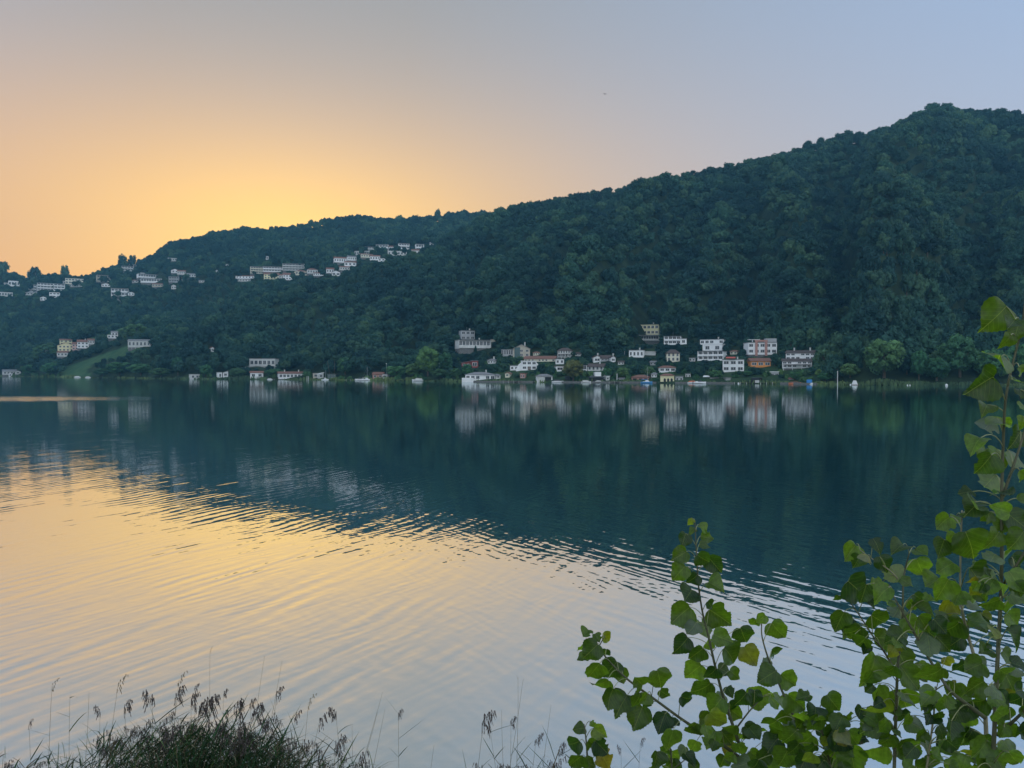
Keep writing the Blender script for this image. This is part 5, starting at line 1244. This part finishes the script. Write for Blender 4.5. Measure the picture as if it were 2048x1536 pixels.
for a in z2([(575,155,175,'g'),(660,200,100,'b'),(635,300,80,'g'),(690,240,100,'g'),(575,420,150,'u'),(470,560,195,'g'),(690,540,60,'p'),(715,610,70,'b'),(510,690,90,'p'),(520,800,105,'u'),(590,790,110,'u'),(450,900,110,'p'),(490,960,110,'b'),(580,960,90,'p'),(500,1030,130,'g'),(520,1140,150,'u'),(600,1190,100,'p'),(620,1010,70,'g'),(690,990,130,'u'),(690,880,120,'g'),(710,1100,80,'d'),(725,1240,60,'b'),(700,1370,130,'g'),(440,1280,120,'b'),(510,1340,60,'g'),(630,780,60,'d'),(725,700,80,'b'),(390,1195,80,'b'),(720,480,60,'g'),(730,780,70,'g'),(600,1300,90,'g')], 2.955, 1800, 580): add_leaf(PA, a[0], a[1], a[2]*1.02, a[3])

# smaller leaves that fill the thicket low on the right
for pl, cnt, ylo in ((PA, 58, 1150), (PB, 34, 1180), (PC, 34, 1250), (PH, 26, 1420), (PE, 14, 1420), (PD, 16, 1400)):
    for k in range(cnt):
        Xs, Ys, _ = pl['st'][random.choice(range(len(pl['st'])))]
        q = [i for i in range(len(Xs)) if ylo < Ys[i] < 1545]
        if not q: continue
        i = random.choice(q); add_leaf(pl, float(Xs[i])+random.choice((-1,1))*random.uniform(8,58), float(Ys[i])+random.uniform(-30,30), random.uniform(18,38), random.choice('ggdbbug'))

# ------------------------------------------------------------------ reeds on the near shore
M['reedstem'] = plain('reed_culm', (.10,.10,.045), .7, .15, 8); M['reedleaf'] = plain('reed_leaf', (.042,.105,.045), .5, .3, 3)
M['reedleaf2'] = plain('reed_leaf_young', (.085,.15,.04), .5, .25, 3); M['plume'] = plain('reed_plume', (.075,.062,.06), .9, .25, 6); M['straw'] = plain('dry_reed', (.20,.17,.11), .8, .2, 6)
def blade(mb, p, d, L, w, bend, m=0, seg=4):
    p = Vector(p); d = Vector(d).normalized(); s = d.cross(Vector((0,.6,.8))); s = s.normalized() if s.length > .01 else Vector((1,0,0)); pr = None
    for k in range(seg+1):
        t = k/seg; q = p + d*L*t + Vector((0,0,-bend*L*t*t)); ww = w*(1-t)**.7*(.55+t if t < .4 else .95)
        cur = (q-s*ww, q+s*ww)
        if pr: mb.quad(pr[0], pr[1], cur[1], cur[0], m)
        pr = cur
def plume(mb, p, d, L, seed, m=0, n=26, lush=1.0):
    """nodding panicle: drooping side strands along a bent axis"""
    r = random.Random(seed); d = Vector(d).normalized(); sd = 1 if d.x >= 0 else -1; p = Vector(p)
    for k in range(n):
        t = k/n; a = p + d*L*t + Vector((sd*.35*L*t*t, 0, -.28*L*t*t)); an = r.uniform(0, 6.28)
        out = Vector((math.cos(an)*.5+sd*.45, math.sin(an)*.5, .25)).normalized(); l = L*r.uniform(.22,.5)*(1-.45*t)*lush
        b_ = a + out*l*.45 + Vector((0,0,-.05*l)); c = b_ + Vector((out.x*.25*l, out.y*.2*l, -l*.75))
        w = L*.016; s = Vector((w, w*.3, 0))
        mb.quad(a-s*.4, a+s*.4, b_+s, b_-s, m); mb.quad(b_-s, b_+s, c+s*.5, c-s*.5, m)
        for j in range(2):
            e = b_.lerp(c, r.uniform(.1,.9)); mb.tri(e-s*.9, e+s*.9, e+Vector((r.uniform(-.5,.5)*l*.4, r.uniform(-.3,.3)*l*.3, -l*.3)), m)
reed_meshes = {}
def reed(x0, y0, x1, y1, Y, label, leaves=5, head=.28, seed=0, lush=1.0, headm='plume', leafm='reedleaf', bow=0.0, stem_r=.0042, group=None):
    """culm from below the frame at pixel (x0,y0) to its tip (x1,y1)"""
    R = random.Random(seed*13+int(x1)); b_ = P(x0, y0, Y); t_ = P(x1, y1, Y + R.uniform(-.1,.1)); dirv = (t_-b_)
    # run down to the water
    k = (b_.z + .1)/max(dirv.z, .1); gp = b_ - Vector((dirv.x*k*.6, 0, b_.z+.1)); org = Vector((gp.x, gp.y, max(float(bankz(np.array([gp.x]), np.array([gp.y]))[0]), 0)-.02))
    root = empty('reed', org, 0, label, 'reed', group)
    n_ = 10; pts = []
    for i in range(n_+1):
        t = i/n_; q = (gp*(1-t)**2 + (b_.lerp(t_, .15))*2*t*(1-t) + t_*t*t); q.z = gp.z + (t_.z-gp.z)*t; q.x += bow*t*t*(1-t); pts.append(q-org)
    MB().tube(pts, list(np.linspace(stem_r, stem_r*.35, n_+1)), 5).obj('culm', M['reedstem' if headm != 'straw' else 'straw'], root, True)
    for j in range(leaves):
        t = .45 + .5*(j+R.random()*.5)/max(leaves,1); q = pts[int(t*n_)].lerp(pts[min(int(t*n_)+1, n_)], R.random()); s = -1 if j % 2 else 1
        mb = MB(); blade(mb, q, (s*R.uniform(.4,.9), R.uniform(-.4,.4), R.uniform(.35,1.0)), R.uniform(.20,.44), .011, R.uniform(-.05,.5)); mb.obj('leaf', M[leafm], root)
    if head:
        ax = (pts[-1]-pts[-2]).normalized(); mb = MB(); head *= .82; plume(mb, pts[-1]-ax*head*.25, ax, head, seed, 0, int(26*min(lush,1.2)), lush); mb.obj('plume', M[headm], root)
# reeds one can tell apart
RL = [
 (420,1536,420,1300,10,'tallest thin reed with a wispy curled tip, rising above the left clump',2,.16,.35),
 (497,1480,529,1312,10,'bare straight reed leaning right, tallest right of the curled one',1,.05,.3),
 (520,1480,564,1322,10,'second bare reed leaning right beside the tallest straight one',1,.05,.3),
 (96,1536,104,1372,10,'thin reed with a faint wispy plume at the far left',2,.3,.5),
 (67,1536,58,1448,10,'short reed with a small plume near the left edge',3,.18,.8),
 (140,1536,140,1390,10,'leafy young reed without a plume at the left',7,0,0),
 (165,1536,178,1385,10,'thin curved reed without leaves left of the clump',2,0,0),
 (205,1510,236,1370,10.3,'faint leaning reed with a feathery plume left of the clump',1,.4,.55),
 (335,1440,358,1360,10.3,'faint leaning reed with a feathery plume above the clump',1,.35,.55),
 (195,1500,200,1425,9.7,'reed with a small dark drooping plume left of the clump',4,.22,1.1),
 (248,1470,250,1415,9.7,'reed with a dark plume at the left shoulder of the clump',4,.26,1.2),
 (308,1480,304,1400,9.6,'reed with a full drooping plume at the upper left of the clump',4,.30,1.5),
 (392,1440,390,1376,9.9,'reed with a small upright dark plume at the top of the clump',2,.16,1.0),
 (340,1460,352,1392,9.8,'reed with a broad plume nodding right at the top of the clump',3,.32,1.2),
 (378,1460,382,1402,9.6,'reed with a narrow drooping plume at the clump top',3,.28,1.3),
 (447,1450,447,1388,9.8,'reed with a small round plume right of the clump top',3,.16,1.2),
 (478,1450,482,1390,9.9,'leafy reed tip right of the clump top',6,.0,0),
 (498,1470,501,1408,9.7,'reed with a small hanging dark plume on the right shoulder of the clump',3,.2,1.2),
 (530,1480,553,1388,9.8,'reed with a comb like plume nodding right at the clump',5,.26,1.0),
 (415,1480,414,1412,9.4,'reed with the densest dark plume in the clump centre',3,.38,1.6),
 (395,1490,400,1420,9.4,'dark plumed reed in the centre, left of the densest one',3,.34,1.6),
 (468,1490,470,1420,9.5,'dark plumed reed on the right of the clump centre',3,.34,1.6),
 (505,1500,508,1428,9.5,'broad plumed reed at the right of the clump',3,.34,1.5),
 (537,1520,536,1452,9.5,'round plumed reed at the right foot of the clump',3,.24,1.5),
 (585,1520,590,1435,9.8,'pale plumed reed nodding right beyond the clump',4,.26,.9),
 (600,1520,617,1405,10.2,'faint leaning reed with a sparse plume beyond the clump',2,.34,.5),
 (600,1530,640,1440,9.7,'reed with a knotty diagonal plume right of the clump',5,.32,1.0),
 (690,1530,672,1430,9.6,'reed with a nodding top and hanging dark leaves',6,.24,1.2),
 (660,1540,672,1490,9.4,'low reed with a broad dark plume right of the clump',4,.30,1.5),
 (705,1540,765,1385,9.8,'bare reed leaning far right over the water',0,.04,.3),
 (700,1540,755,1425,9.8,'second bare reed leaning right over the water',1,.06,.3),
 (735,1540,770,1418,10.0,'thin third leaning reed over the water',0,.0,0),
 (800,1536,797,1428,9.6,'reed with a curled top and clustered hanging leaves',8,.16,1.2),
 (706,1540,704,1448,10,'thin upright reed right of the hanging leaves',4,0,0),
 (945,1560,967,1442,9.5,'reed with the thick brush shaped plume right of the gap',3,.30,1.7),
 (1030,1536,1036,1355,10,'tallest thin reed right of the gap',1,.07,.4),
 (1010,1536,1046,1360,10,'thin reed leaning across the tallest one on the right',1,.05,.4),
 (1005,1560,980,1458,9.4,'reed bending left with a long fan of leaves',9,.18,1.0),
 (1018,1540,1022,1445,9.6,'reed with a small pointed hanging plume right of the brush plume',3,.2,1.1),
 (1055,1540,1072,1480,9.5,'short reed with an upright comb plume before the poplar',4,.24,1.1),
 (1080,1540,1102,1410,10.2,'faint thin reed leaning right before the poplar shoot',0,0,0),
 (1110,1560,1118,1500,9.3,'leafy dark reed tuft left of the short poplar shoot',9,.22,1.3),
 (1010,1540,1003,1420,10,'faint straight reed left of the tallest one on the right',0,0,0),
 (1275,1560,1281,1485,9.5,'small dark reed seen between the poplar branches',4,.16,1.0),
 (1240,1560,1242,1500,9.5,'tiny plumed reed left of the one between the poplar branches',3,.16,1.0),
 (850,1560,868,1490,9.7,'single thin stalk in the gap between the reeds',0,0,0)]
for k, (x0,y0,x1,y1,Yd,lab,nl,hd,lu) in enumerate(RL):
    reed(x0,y0,x1,y1,Yd,lab,nl,hd,k+1,max(lu,.3),bow=random.uniform(-.1,.1), leafm='reedleaf2' if k % 5 == 0 else 'reedleaf', headm='straw' if lu and lu < .6 and hd > .1 else 'plume', stem_r=.0045 if hd > .2 else .0036)
# the dense clump: nobody could count it
mb = MB(); R = random.Random(5)
def clump_top(px):   # outline of the mass in the photograph
    return np.interp(px, [-50,0,60,110,160,210,250,300,360,420,470,520,560,600,640,700,760,930,980,1040,1090,1150,1300], [1518,1500,1525,1500,1488,1470,1462,1458,1455,1452,1455,1458,1472,1490,1498,1505,1545,1570,1535,1525,1520,1540,1560])
for k in range(1750):
    c = R.random()
    pxk = (R.triangular(180, 680, 400) if R.random() < .75 else R.uniform(215,600)) if c < .58 else (R.uniform(-60, 780) if c < .86 else R.uniform(950, 1290))
    Yk = R.uniform(8.6, 10.2); yt = float(clump_top(pxk)) + abs(R.gauss(0, 1))*45 + R.uniform(0, 18) - (R.uniform(8, 38) if R.random() < .13 else 0)
    tp = P(pxk, yt, Yk); 
    if tp.z < .3: continue
    dark = R.random(); lm = 0 if dark < .6 else (1 if dark < .82 else 3)
    L0 = R.uniform(.5, 1.3); lean = R.gauss(0, .22); bt = Vector((tp.x-lean*L0, Yk, max(tp.z-L0*1.3, 0)))
    if R.random() < .5: mb.tube([bt, bt.lerp(tp,.5)+Vector((lean*-.05,0,0)), tp], [.0045,.004,.002], 3, 3 if R.random() < .3 else 0, cap=False)
    for j in range(R.randint(2, 5)):
        q = bt.lerp(tp, R.uniform(.35,1)); s = R.choice((-1,1))
        blade(mb, q, (s*R.uniform(.2,1.0), R.uniform(-.5,.5), R.uniform(.1,1.1)), R.uniform(.22,.60), R.uniform(.008,.015), R.uniform(0,.8), lm if j else (3 if R.random() < .15 else lm), 3)
    if R.random() < .10 and yt < clump_top(pxk)+50: plume(mb, tp, (lean+R.uniform(-.3,.3),0,1), R.uniform(.14,.26), k, 2, 16, 1.5)
cl = mb.obj('reed_bed', [M['reedleaf'], M['reedleaf2'], M['plume'], M['straw']]); tag(cl, 'dense dark mass of reeds and sedge along the near shore', 'reeds', kind='stuff')

# bird far up over the lake
p = P(1210,188,160); bd = empty('bird', p, .4, 'tiny dark bird flying high above the ridge', 'bird')
MB().tube([(0,-.22,0),(0,-.1,.02),(0,.08,.02),(0,.2,0),(0,.3,0)], [.01,.06,.07,.04,.01], 7).obj('body', M['dark'], bd, True)
for s in (-1,1): MB().quad((0,.08,.03),(s*.28,.14,.12),(s*.55,.02,.05),(s*.2,-.08,.05)).quad((0,.08,.02),(s*.2,-.08,.04),(s*.55,.02,.04),(s*.28,.14,.11)).obj('wing', M['dark'], bd)
for o in COL.objects:
    for kk in ('_w','_h'):
        if kk in o: del o[kk]
